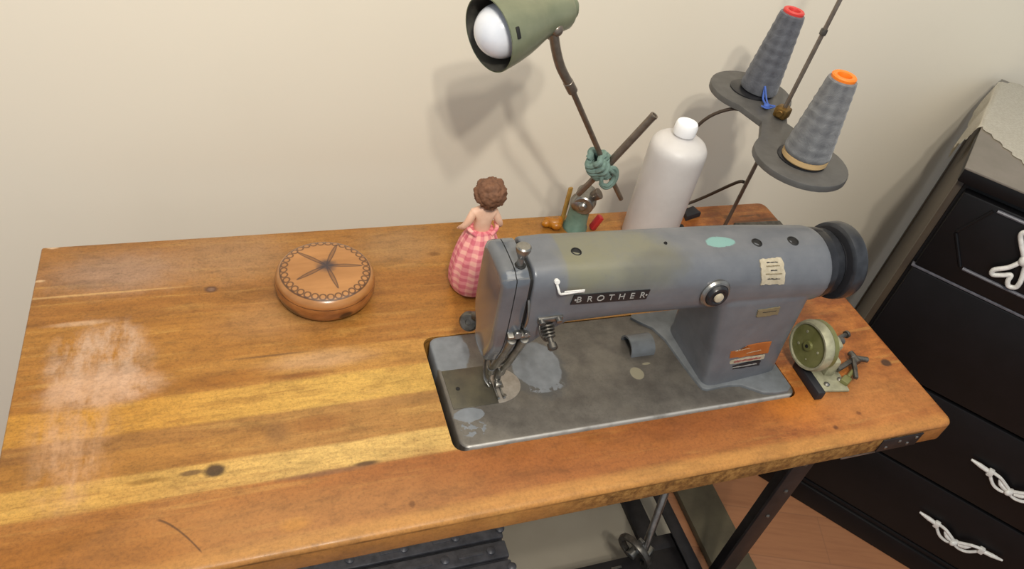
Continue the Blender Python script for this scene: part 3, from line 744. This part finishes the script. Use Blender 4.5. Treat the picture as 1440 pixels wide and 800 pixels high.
# ------------------------------------------------------------------ bobbin winder
bw = thing('bobbin_winder', 'olive green bobbin winder wheel on a cream bracket screwed to the table', 'bobbin winder', (.53, .03, 0))
wc = Vector((.500, .041, .0510)); wa = Vector((-1, -.05, .06)).normalized()
wh = MB().lathe([(.0, -.004), (.022, -.004), (.030, -.004), (.0355, -.010), (.0365, -.006), (.0350, .001), (.0335, .004), (.0310, .004), (.0300, .0), (.0300, -.001)], wc, wa, 56).build('winder_rim', 'cream', bw)
MB().lathe([(.0, .0012), (.0300, .0012), (.0303, -.001)], wc, wa, 56).lathe([(.0, .0045), (.0065, .0045), (.0075, .0010)], wc, wa, 28).build('winder_disc', 'olive', wh)
q = Vector((0, 0, 1)).rotation_difference(wa)
for a, r, s, m in ((1.2, .0, .0025, 'dark'), (2.2, .018, .0020, 'cream'), (.8, .020, .0020, 'cream'), (3.6, .020, .0012, 'cream'), (5.0, .018, .0018, 'cream')):
    p = wc + q @ Vector((r*math.cos(a), r*math.sin(a), .0012 if r else .0045)); MB().lathe([(0, 0), (s, 0), (s, .0006), (0, .0008)], p, wa, 12).build('screw' if r else 'axle_hole', m, wh)
MB().lathe([(.0353, -.0105), (.0353, -.018), (.028, -.020), (.0, -.020)], wc, wa, 48).build('wheel_back', 'olive', wh)
MB().cyl(wc - wa * .020, wc - wa * .062, .0052).cyl(wc - wa*.040, wc - wa*.050, .009).build('spindle', 'dullsteel', bw)
MB().box((.538, .030, .0020), (.054, .072, .0040), (0, 0, -.15), .0012).box((.545, .034, .018), (.016, .030, .030), (0, 0, -.15), .003).box((.544, .040, .042), (.014, .020, .030), (.15, 0, -.15), .004).build('bracket', 'cream', bw)
for x, y in ((.530, .006), (.556, .010), (.552, .058)): MB().lathe([(0, 0), (.0042, 0), (.0042, .0015), (.002, .003), (0, .003)], (x, y, .0038), n=14).build('screw', 'steel', bw)
MB().box((.5045, .0165, .0080), (.0125, .0620, .015), (0, 0, -.05), .0022).build('brake_pad', 'rubber', bw)
MB().box((.5790, .030, .0110), (.050, .007, .006), (0, .1, .35), .0015).box((.5860, .022, .0125), (.006, .046, .006), (0, 0, -.55), .0015).cyl((.592, .040, .012), (.616, .030, .013), .0042).cyl((.598, .048, .012), (.598, .028, .012), .0048).build('trip_lever', 'dullsteel', bw)
MB().box((.562, .006, .0060), (.016, .012, .008), (0, 0, .5), .002).cyl((.568, .010, .008), (.590, .022, .010), .003).build('adjusting_arm', 'olive', bw)
MB().cyl((.565, .058, .034), (.596, .066, .034), .0032).cyl((.590, .0645, .034), (.594, .0655, .034), .0055).build('tension_stud', 'dullsteel', bw)

# ------------------------------------------------------------------ turned wooden box
bx = thing('lidded_box', 'round turned wooden box with a burnt flower and chain border on its lid', 'box', (-.119, .285, 0))
MB().lathe([(0, 0), (.050, 0), (.0565, .002), (.0625, .008), (.0655, .016), (.0658, .0235), (.0652, .0278), (.064, .0282), (0, .0282)], (-.119, .285, 0), n=72).build('box_body', 'boxwood', bx)
MB().lathe([(0, .0284), (.0646, .0284), (.0650, .0290), (.0640, .0340), (.0612, .0385), (.0570, .0415), (.0500, .0430), (.0300, .0437), (0, .0438)], (-.119, .285, 0), n=72).build('lid', 'boxwood', bx)

# ------------------------------------------------------------------ doll
dx, dy = .086, .272
do = thing('doll', 'small doll seen from behind with brown hair and a pink gingham skirt', 'doll', (dx, dy, 0))
def skirt():
    prof = [(.012, .0005), (.026, .0005), (.0315, .004), (.0350, .014), (.0362, .030), (.0352, .048), (.0325, .064), (.0285, .080), (.0240, .092), (.0195, .101), (.0165, .107), (.010, .107)]
    rings = []; N = 96
    for r, h in prof:
        ring = []
        for i in range(N):
            a = 2*PI*i/N; f = 1 + .035*math.sin(a*13 + 1.2*math.sin(h*40)) * min(1, h/.02) + .012*math.sin(a*5 + h*60)
            ring.append((dx + r*f*math.cos(a), dy + r*f*math.sin(a)*.92, h))
        rings.append(ring)
    return MB().loft(rings).build('skirt', 'gingham', do)
sk = skirt()
for s in (-1, 1):
    MB().tube([(dx + s*.010, dy - .013, .104), (dx + s*.019, dy - .007, .110), (dx + s*.021, dy + .006, .112)], .0030).build('frill', 'gingham', sk)
def doll_body():
    V = []; E = []; R = []
    def chain(pts, rr, start=None):
        idx = start
        for p, r in zip(pts, rr):
            V.append(Vector(p) + Vector((dx, dy, 0))); R.append(r); k = len(V) - 1
            if idx is not None: E.append((idx, k))
            idx = k
        return idx
    pel = chain([(0, 0, .095)], [.0125])
    ch = chain([(0, 0, .108), (0, -.0005, .122), (0, 0, .134)], [.0125, .0130, .0130], pel)
    nk = chain([(0.001, 0.000, .1435)], [.0052], ch)
    hd = chain([(.003, .001, .152), (.004, .001, .162), (.004, .001, .171)], [.0115, .0150, .0105], nk)
    fing = []
    for s in (-1, 1):
        e = chain([(s*.014, .0, .134), (s*.0205, -.003, .122), (s*.0255, -.001, .112), (s*.0275, .006, .105)], [.0068, .0056, .0046, .0036], ch)
        palm = chain([(s*.0275, .009, .102)], [.0030], e)
        for k in range(4):
            o = (k - 1.5) * .0016
            chain([(s*(.0275 + o*.5), .0115 + .0004*k, .0995 + o*.2), (s*(.0278 + o), .0140 - abs(o)*.5, .0972 + o*.4)], [.0010, .0008], palm)
        chain([(s*.0245, .0105, .1015), (s*.0230, .0125, .0998)], [.0011, .0009], palm)
    me = bpy.data.meshes.new('body'); org = Vector(do['_o'])
    me.from_pydata([v - org for v in V], E, []); me.materials.append(M['skin'])
    o = bpy.data.objects.new('body', me); COL.objects.link(o); o.parent = do
    m = o.modifiers.new('skin', 'SKIN'); m.use_smooth_shade = True
    for i, r in enumerate(R): me.skin_vertices[0].data[i].radius = (r, r * (.82 if i in (0, 1, 2, 3) else 1))
    me.skin_vertices[0].data[0].use_root = True
    sb = o.modifiers.new('sub', 'SUBSURF'); sb.levels = 2; sb.render_levels = 2
    return o
db = doll_body(); db['_o'] = do['_o']
hc = Vector((dx + .004, dy + .001, .163))
def hair():
    b = bmesh.new(); bmesh.ops.create_icosphere(b, subdivisions=5, radius=1)
    for v in b.verts:
        d = v.co.normalized(); nz = noise.noise(d * 3.2) * .16 + abs(noise.noise(d * 7.5)) * .13 + noise.noise(d * 18) * .03
        cut = 1.0
        if d.y > .35 and d.z < .35: cut = .80     # open at the face
        v.co = Vector((d.x * .0205, d.y * .0200, d.z * .0205)) * (1 + nz) * cut
    bmesh.ops.translate(b, vec=hc + Vector((0, -.001, .001)), verts=b.verts)
    m = MB(); m.add(b); return m.build('hair', 'hair', do, angle=80)
hair()
MB().sphere(hc + Vector((0, .0060, -.004)), .0138, (.95, 1, 1.05)).sphere(hc + Vector((0, .0198, -.0050)), .0022).build('face', 'skin', do)
for s in (-1, 1): MB().sphere(hc + Vector((s*.0052, .0185, -.0010)), .0016, (1, .6, 1.1), 12, 8).build('eye', 'face_ink', do)
MB().sphere(hc + Vector((0, .0180, -.0100)), .0022, (1.3, .6, .6), 12, 8).build('mouth', 'lip', do)

# ------------------------------------------------------------------ gooseneck work lamp
lp = thing('work_lamp', 'olive green metal work lamp with white bulb on a jointed rod arm', 'lamp', (.292, .385, 0))
ax = Vector((.9144, .3820, .1342)).normalized(); oc = Vector((.0678, .3050, .3643))
S = lambda t, r: (r, t)
sh = MB().lathe([(.0422, 0), (.0430, .001), (.0436, .000), (.0434, .004), (.0425, .012), (.0405, .026), (.0372, .042), (.0325, .058), (.0285, .070), (.0262, .080), (.0255, .100), (.0250, .112), (.0225, .117), (.0150, .119), (0, .119)], oc, ax, 64).build('lamp_shade', 'green_shade', lp)
MB().lathe([(.0423, .0005), (.0412, .012), (.0392, .026), (.0360, .042), (.0313, .058), (.026, .070), (.0, .075)], oc, ax, 64).build('shade_lining', 'shade_in', sh)
MB().cyl(oc + ax * .117, oc + ax * .128, .0165).cyl(oc + ax*.126, oc + ax*.134, .010).build('socket_cap', 'green_shade', sh)
qs = Vector((0, 0, 1)).rotation_difference(ax)
MB().sphere(oc + ax * .0175, .0312, (1, 1, 1), 40, 28).lathe([(.026, .034), (.020, .048), (.0130, .058), (.0130, .070), (0, .070)], oc, ax, 40).build('bulb', 'bulb', lp)
# vent slot on the shade
side = Vector((.302, -.864, .403)); side = (side - ax * side.dot(ax)).normalized(); tg = ax.cross(side).normalized()
vm = Matrix((ax, tg, side)).transposed()
MB().box(oc + ax * .0105 + side * .0428, (.0050, .0135, .0024), vm, .001).build('vent_slot', 'dark', sh)
jt = Vector((.1540, .320, .3620))
MB().cyl(oc + ax*.088 + Vector((0, -.002, -.020)), jt + Vector((.004, 0, -.006)), .006).sphere(jt + Vector((.003, 0, .004)), .0085).build('swivel_joint', 'brown_rod', lp)
X0 = Vector((.2980, .355, .1400))
MB().tube([jt, (.1651, .3220, .3347), (.1780, .3250, .3114), (.1977, .3280, .2860)], .0062).build('curved_tube', 'brown_rod', lp)
MB().tube([(.1960, .3275, .2880), X0, (.3600, .3830, .0560)], .0040, smooth=False).cyl((.191, .327, .294), (.203, .330, .278), .0068).build('upper_rod', 'brown_rod', lp)
MB().cyl((.2750, .372, .078), (.3000, .350, .150), .0046).cyl((.2960, .353, .138), (.3350, .330, .2400), .0058).lathe([(.0058, 0), (.0064, .002), (.0058, .004), (.0035, .004), (.003, 0)], (.3343, .3304, .2380), (.039, -.023, .102), 20).build('lower_rod', 'brown_rod', lp)
kn = MB(); dirv = (Vector((.198, .33, .287)) - X0).normalized(); e1 = dirv.cross(Vector((0, 1, 0))).normalized(); e2 = dirv.cross(e1)
pts = []
for i in range(75):
    a = i / 75 * 2*PI*5; h = -.022 + .044 * i / 75 + .003*math.sin(i*.9)
    rr = .0140 * (1 - .35*abs(h)/.022) + .0022*math.sin(i*1.7)
    pts.append(X0 + Vector((-.012, 0, .004)) + dirv*h + e1*(rr*math.cos(a)*1.1) + e2*(rr*math.sin(a)))
kn.tube(pts, .0050, 8)
pts = [X0 + Vector((.012*math.cos(t) + .004, -.012, .018*math.sin(t) - .012)) for t in [k*PI/5 for k in range(10)]]
kn.tube(pts, .0034, 8, closed=True)
kn.tube([X0 + Vector(v) for v in ((-.016, -.006, .016), (0, -.014, .004), (.014, -.010, -.010), (.006, -.012, -.026), (-.008, -.012, -.022))], .0034, 8)
single(kn.build('cord_binding', 'cord'), 'sage green cord knotted round the crossing lamp rods', 'cord')
MB().lathe([(0, 0), (.0200, 0), (.0200, .006), (.0175, .010), (.0165, .040), (.0175, .044), (.0150, .047), (0, .047)], (.292, .385, 0), n=40).build('lamp_base', 'knobgreen', lp)
MB().sphere((.292, .380, .056), .0190, (1.15, .9, .95)).cyl((.285, .366, .058), (.306, .400, .060), .0165).lathe([(0, 0), (.007, 0), (.007, .002), (.004, .005), (0, .005)], (.2848, .3657, .058), (-.5, -.85, 0), 24).build('base_joint', 'steel', lp)
MB().cyl((.302, .378, .066), (.312, .372, .078), .0075, .0095).build('clamp_screw', 'brown_rod', lp)

# ------------------------------------------------------------------ bottle
bo = thing('squeeze_bottle', 'tall milky plastic bottle with white cap behind the sewing machine', 'bottle', (.412, .348, 0))
MB().lathe([(0, 0), (.039, 0), (.0425, .003), (.0435, .008), (.0440, .160), (.0438, .170), (.0425, .177), (.0385, .184), (.0300, .1895), (.0200, .193), (.0150, .1945), (.0140, .196), (.0140, .201), (0, .201)], (.408, .348, 0), n=64).build('bottle_body', 'bottle', bo)
MB().lathe([(0, .1985), (.0165, .1985), (.0172, .201), (.0168, .2135), (.0150, .2170), (0, .2178)], (.408, .348, 0), n=48).build('cap', 'cap', bo)

# ------------------------------------------------------------------ thread stand
TZ = .24
ts = thing('thread_stand', 'black twin-tray thread stand with a tall steel rod', 'thread stand', (.527, .32, 0))
MB().tube([(.527, .320, 0), (.5418, .320, TZ), (.5645, .320, .60)], .0031, smooth=False).build('rod', 'brown_rod', ts)
MB().lathe([(.0028, -.004), (.0046, -.004), (.0050, 0), (.0046, .004), (.0028, .004)], (.5500, .320, .372), (.06, 0, 1), 20).build('rod_joint', 'dullsteel', ts)
MB().lathe([(0, 0), (.020, 0), (.020, .003), (.012, .006), (.007, .012), (0, .012)], (.527, .32, 0), n=28).build('base_flange', 'iron', ts)
A, B = Vector((.5400, .4000)), Vector((.5080, .2140)); RA, RB = .0640, .0655
def tray():
    # two discs joined by a waisted bridge
    pts = []
    d = (B - A).normalized(); nrm = Vector((-d.y, d.x)); L = (B - A).length; N = 28
    wst = .021
    for i in range(N + 1):                 # around A from the bridge to the bridge
        a = math.radians(38) + (2*PI - 2*math.radians(38)) * i / N; pts.append(A + d*(RA*math.cos(a)) + nrm*(RA*math.sin(a)))
    mid = A + d*(L*.5)
    pts.append(mid - nrm*wst)
    for i in range(N + 1):
        a = PI + math.radians(38) + (2*PI - 2*math.radians(38)) * i / N
        pts.append(B + d*(RB*math.cos(a)) + nrm*(RB*math.sin(a)))
    pts.append(mid + nrm*wst)
    return [(p.x, p.y) for p in pts]
MB().prism(tray(), TZ - .009, TZ, .0018).build('tray', 'tray', ts)
for c in (A, B):
    MB().lathe([(.0, 0), (.0335, 0), (.0335, .0018), (.030, .003), (0, .003)], (c.x, c.y, TZ), n=48).build('cone_seat', 'black', ts)
    MB().cyl((c.x, c.y, TZ), (c.x, c.y, TZ + .06), .004).build('cone_pin', 'black', ts)
MB().box((.5418, .3200, TZ + .009), (.020, .020, .016), (0, 0, .5), .003).cyl((.530, .3120, TZ + .010), (.556, .330, TZ + .010), .0050).build('brass_clamp', 'brass', ts)
def cone(x, y, h, r0, r1, m, ring, label, base=None, lean=0.):
    t = thing('thread_cone', label, 'thread cone', (x, y, TZ + .003), 'thread cones on the stand')
    z = TZ + .003; b0 = .008 if base else 0
    prof = [(.5*r0, b0), (r0*.93, b0 + .0005), (r0, b0 + .004)]
    for i in range(1, 24):
        f = i / 24; prof.append((r0 + (r1 - r0)*f + .0005*math.sin(i*2.3), b0 + .004 + (h - b0 - .010)*f))
    prof += [(r1*.97, h - .003), (r1*.80, h - .001), (r1*.55, h - .001)]
    o = MB().lathe([(r, z + k) for r, k in prof], (x, y, 0), n=64).build('thread', m, t)
    MB().lathe([(r1*.82, z + h - .004), (r1*.84, z + h + .002), (r1*.76, z + h + .0035), (r1*.50, z + h + .0030), (r1*.42, z + h - .002), (r1*.42, z + h - .020), (0, z + h - .020)], (x, y, 0), n=40).build('cone_core', ring, t)
    t.rotation_euler = (0, lean, 0)
    if base: MB().lathe([(r0*.4, z), (r0*.94, z), (r0*.99, z + .002), (r0*.98, z + .008), (r0*.6, z + .010)], (x, y, 0), n=48).build('cone_base', base, t)
    return t
t1 = cone(.549, .397, .123, .0290, .0185, 'thread1', 'red', 'dark grey thread cone with a red top on the rear tray', lean=.05)
t2 = cone(.508, .210, .120, .0315, .0190, 'thread2', 'orange', 'grey thread cone with an orange top on the front tray', 'tan')
single(MB().tube([(.538, .372, .262), (.5345, .362, .248), (.533, .352, .2450), (.531, .345, .2450)], .0016, 8).tube([(.537, .370, .262), (.536, .350, .246), (.545, .343, .2450), (.528, .338, .2445), (.522, .345, .2450)], .0012, 8).sphere((.531, .344, .2450), .0050, (1.1, .9, .8)).build('thread_tail', 'blue'), 'loose blue thread end knotted on the thread stand tray', 'thread')
single(MB().tube([(.5280, .330, .2280), (.5160, .345, .2300), (.490, .370, .2250), (.462, .392, .185), (.452, .405, .10), (.462, .410, .02), (.490, .412, .012), (.515, .414, .012), (.530, .395, .040), (.537, .345, .105), (.5345, .326, .120)], .0026, 10).build('power_cord', 'cable'), 'thin brown cord looping from the thread stand behind the bottle', 'cord')

# ------------------------------------------------------------------ small odds and ends behind the machine
single(MB().tube([(.246, .402, .006), (.252, .392, .008), (.262, .388, .010), (.268, .396, .014)], [.006, .009, .008, .004]).sphere((.258, .384, .008), .008, (1.2, 1, .9)).sphere((.244, .392, .007), .007, (1.3, .9, .9)).build('plastic_clip', 'amber'), 'small amber plastic clip lying beside the lamp base', 'clip')
single(MB().box((.2745, .4000, .030), (.008, .004, .075), (-.1, .12, .3), .0012).build('card_strip', 'straw'), 'narrow straw-coloured strip standing upright behind the amber clip', 'strip')
single(MB().box((.325, .378, .014), (.010, .012, .028), (.1, .35, .1), .003).build('lighter', 'red_item'), 'small red plastic piece standing beside the lamp base', 'lighter')
single(MB().prism([(.500, .382), (.534, .392), (.528, .412), (.505, .404)], 0, .010, .003).build('foot_pad', 'rubber'), 'dark rubber piece lying on the table behind the bottle', 'rubber pad')
single(MB().lathe([(0, 0), (.007, 0), (.0075, .004), (.005, .008), (0, .009)], (.478, .362, 0), n=20).build('rubber_foot', 'dark'), 'tiny round black rubber foot beside the bottle', 'rubber foot')
single(MB().box((.630, .352, .004), (.095, .014, .008), (0, 0, -.03), .002).build('metal_bar', 'dullsteel'), 'flat dull metal bar lying on the table behind the machine', 'metal bar')

# ------------------------------------------------------------------ dresser
cx, cy, yaw, zt, dep = .9331, .2780, .6611, .1644, .484
DW = .80
dr = thing('dresser', 'black painted dresser with white ornate pulls standing right of the table', 'dresser', (cx, cy, FL))
fd_ = Vector((math.sin(yaw), -math.cos(yaw), 0)); sd_ = Vector((math.cos(yaw), math.sin(yaw), 0))
def D(s, t, z): return Vector((cx, cy, 0)) + fd_ * s + sd_ * t + Vector((0, 0, z))    # s along the front, t depth
DR = Matrix((fd_, sd_, Vector((0, 0, 1)))).transposed()
def dbox(m, s0, s1, t0, t1, z0, z1, bevel=.002):
    return m.box(D((s0+s1)/2, (t0+t1)/2, (z0+z1)/2), (s1-s0, t1-t0, z1-z0), DR, bevel)
b = MB(); dbox(b, .010, DW-.010, .012, dep-.005, -.68, zt-.030, .003); b.build('carcass', 'furniture', dr)
b = MB(); dbox(b, 0.002, .0102, .035, dep-.04, -.66, zt-.045, .001); dbox(b, -.001, .0102, .012, .034, -.68, zt-.034, .001); dbox(b, -.001, .0102, dep-.04, dep-.006, -.68, zt-.034, .001); b.build('side_panel', 'side_paint', dr)
b = MB(); dbox(b, -.004, DW+.004, -.006, dep, zt-.028, zt-.002, .003); b.build('top_board', 'furniture', dr)
b = MB(); dbox(b, -.0045, DW+.0045, -.0065, dep, zt-.004, zt, .0012); b.build('top_sheen_layer', 'top_sheen', dr)  # thin layer carrying the painted sheen over the black top board
b = MB(); dbox(b, -.006, DW+.006, -.010, dep, FL, -.690, .004); dbox(b, -.003, DW+.003, -.005, dep, -.692, -.676, .004); b.build('plinth', 'furniture', dr)
def drawer(s0, s1, z0, z1, name='drawer'):
    m = MB(); dbox(m, s0, s1, -.006, .020, z0, z1, .0035); return m.build(name, 'furniture', dr)
zr = [(-.040, zt-.040), (-.275, -.046), (-.483, -.281), (-.672, -.489)]
def outline(s0, s1, z0, z1, par):
    # long octagonal moulding with pointed sides
    pts = [(s0+.040, z0), (s0, (z0+z1)/2 - .003), (s0+.030, z1), (s1-.030, z1), (s1, (z0+z1)/2 - .003), (s1-.040, z0)]
    for i in range(6):
        a, c = pts[i], pts[(i+1) % 6]
        va = D(a[0], -.0065, a[1]).lerp(D(c[0], -.0065, c[1]), .03); vc = D(a[0], -.0065, a[1]).lerp(D(c[0], -.0065, c[1]), .97)
        MB().tube([va, vc], .0032, 8, smooth=False).build('moulding', 'trim_highlight' if i in (2, 5) else 'furniture', par)
def pull_long(s, z, par):
    """horizontal bail pull: two spikes, twisted open strands and a middle boss"""
    m = MB(); t = -.014; L = .0875
    for sg in (-1, 1):
        m.tube([D(s + sg*L, t, z + .012 ), D(s + sg*(L - .020), t - .001, z + .010), D(s + sg*.046, t, z + .006)], [.0022, .0050, .0046], 10)
        m.box(D(s + sg*.047, t, z + .006), (.012, .011, .017), DR, .003)
        for k in (-1, 1):
            m.tube([D(s + sg*.046, t, z + .006 + k*.004), D(s + sg*.030, t - .004, z - .002 + k*.012), D(s + sg*.014, t - .004, z - .009 + k*.010), D(s, t - .003, z - .012 + k*.003)], .0034, 8)
        m.tube([D(s + sg*.028, t - .003, z + .004), D(s + sg*.020, t - .005, z - .004), D(s + sg*.008, t - .004, z - .010)], [.0018, .0045, .004], 8)
        m.cyl(D(s + sg*.047, -.005, z + .006), D(s + sg*.047, t, z + .006), .0045)
    m.sphere(D(s, t - .004, z - .011), .0095, (1.2, .7, .9))
    return m.build('drawer_pull', 'pull', par)
def pull_drop(s, z, par):
    """vertical pull of open heart-shaped loops above and below a boss"""
    m = MB(); t = -.012
    for sg in (-1, 1):
        m.tube([D(s, t, z), D(s - .014, t - .004, z - .016*sg - .006*(sg > 0)), D(s - .030, t - .004, z - .038*sg), D(s - .027, t - .004, z - .047*sg), D(s - .014, t - .004, z - .040*sg), D(s - .004, t - .003, z - .034*sg),
                D(s - .002, t - .004, z - .046*sg), D(s + .004, t - .004, z - .054*sg), D(s + .014, t - .004, z - .050*sg), D(s + .013, t - .004, z - .034*sg), D(s + .005, t, z - .010*sg)], .0042, 10, closed=True)
    m.sphere(D(s, t - .001, z), .0115, (1, .8, 1)); m.cyl(D(s, -.005, z), D(s, t, z), .006)
    m.box(D(s + .004, t, z + .004), (.020, .008, .026), DR, .003)
    return m.build('drawer_pull', 'pull', par)
tw = (DW - .02 - .02) / 3
for k in range(3):
    s0 = .016 + k * (tw + .004); o = drawer(s0, s0 + tw, *zr[0]); outline(s0 + .025, s0 + tw - .025, -.006, zt - .048, o); pull_drop(s0 + tw/2 + .012, .060, o)
for z0, z1 in zr[1:]:
    o = drawer(.016, DW - .016, z0, z1)
    for s in ((.394, ) if z0 < -.3 else (.395,)): pull_long(s, (z0 + z1)/2 - .003, o)
b = MB(); dbox(b, .012, DW-.012, -.0055, .006, -.0455, -.0405, .0012); b.build('rail_highlight', 'trim_highlight', dr)  # thin grey strip painting the highlight along the top drawers' lower edge
# lace cloth, a corner hanging over the left edge
def cloth():
    b = bmesh.new(); G = 60; Lq = .50; vs = []
    o0 = (.212, .318)                      # cloth centre in (s, t)
    for i in range(G + 1):
        row = []
        for j in range(G + 1):
            u = (i / G - .5) * Lq; v = (j / G - .5) * Lq
            if i in (0, G) or j in (0, G):
                k = .004 * math.sin((i + j) * 1.9)
                if i in (0, G): u += k
                if j in (0, G): v += k
            a = math.radians(45); s = o0[0] + u*math.cos(a) - v*math.sin(a); t = o0[1] + u*math.sin(a) + v*math.cos(a)
            z = zt + .0022 + .0008*noise.noise(Vector((s*30, t*30, 0)))
            e = -.006
            if s < e:
                k = e - s; z = zt + .0018 - k * .97 ; s = e - .002 - .012*(1 - math.exp(-k*30)) * (.8 + .4*math.sin(t*50))
            if t > dep + .004: z = min(z, zt) - (t - dep - .004); t = dep + .006
            if t < -.010: z = min(z, zt) - (-.010 - t); t = -.012
            row.append(b.verts.new(D(s, t, z)))
        vs.append(row)
    for i in range(G):
        for j in range(G): b.faces.new((vs[i][j], vs[i+1][j], vs[i+1][j+1], vs[i][j+1]))
    r = bmesh.ops.solidify(b, geom=b.faces[:], thickness=.0015)
    m = MB(); m.add(b); return m.build('lace_cloth', 'lace', angle=60)
single(cloth(), 'cream lace cloth draped over the top of the black dresser', 'cloth')

for o in list(bpy.data.objects):
    if '_o' in o: del o['_o']
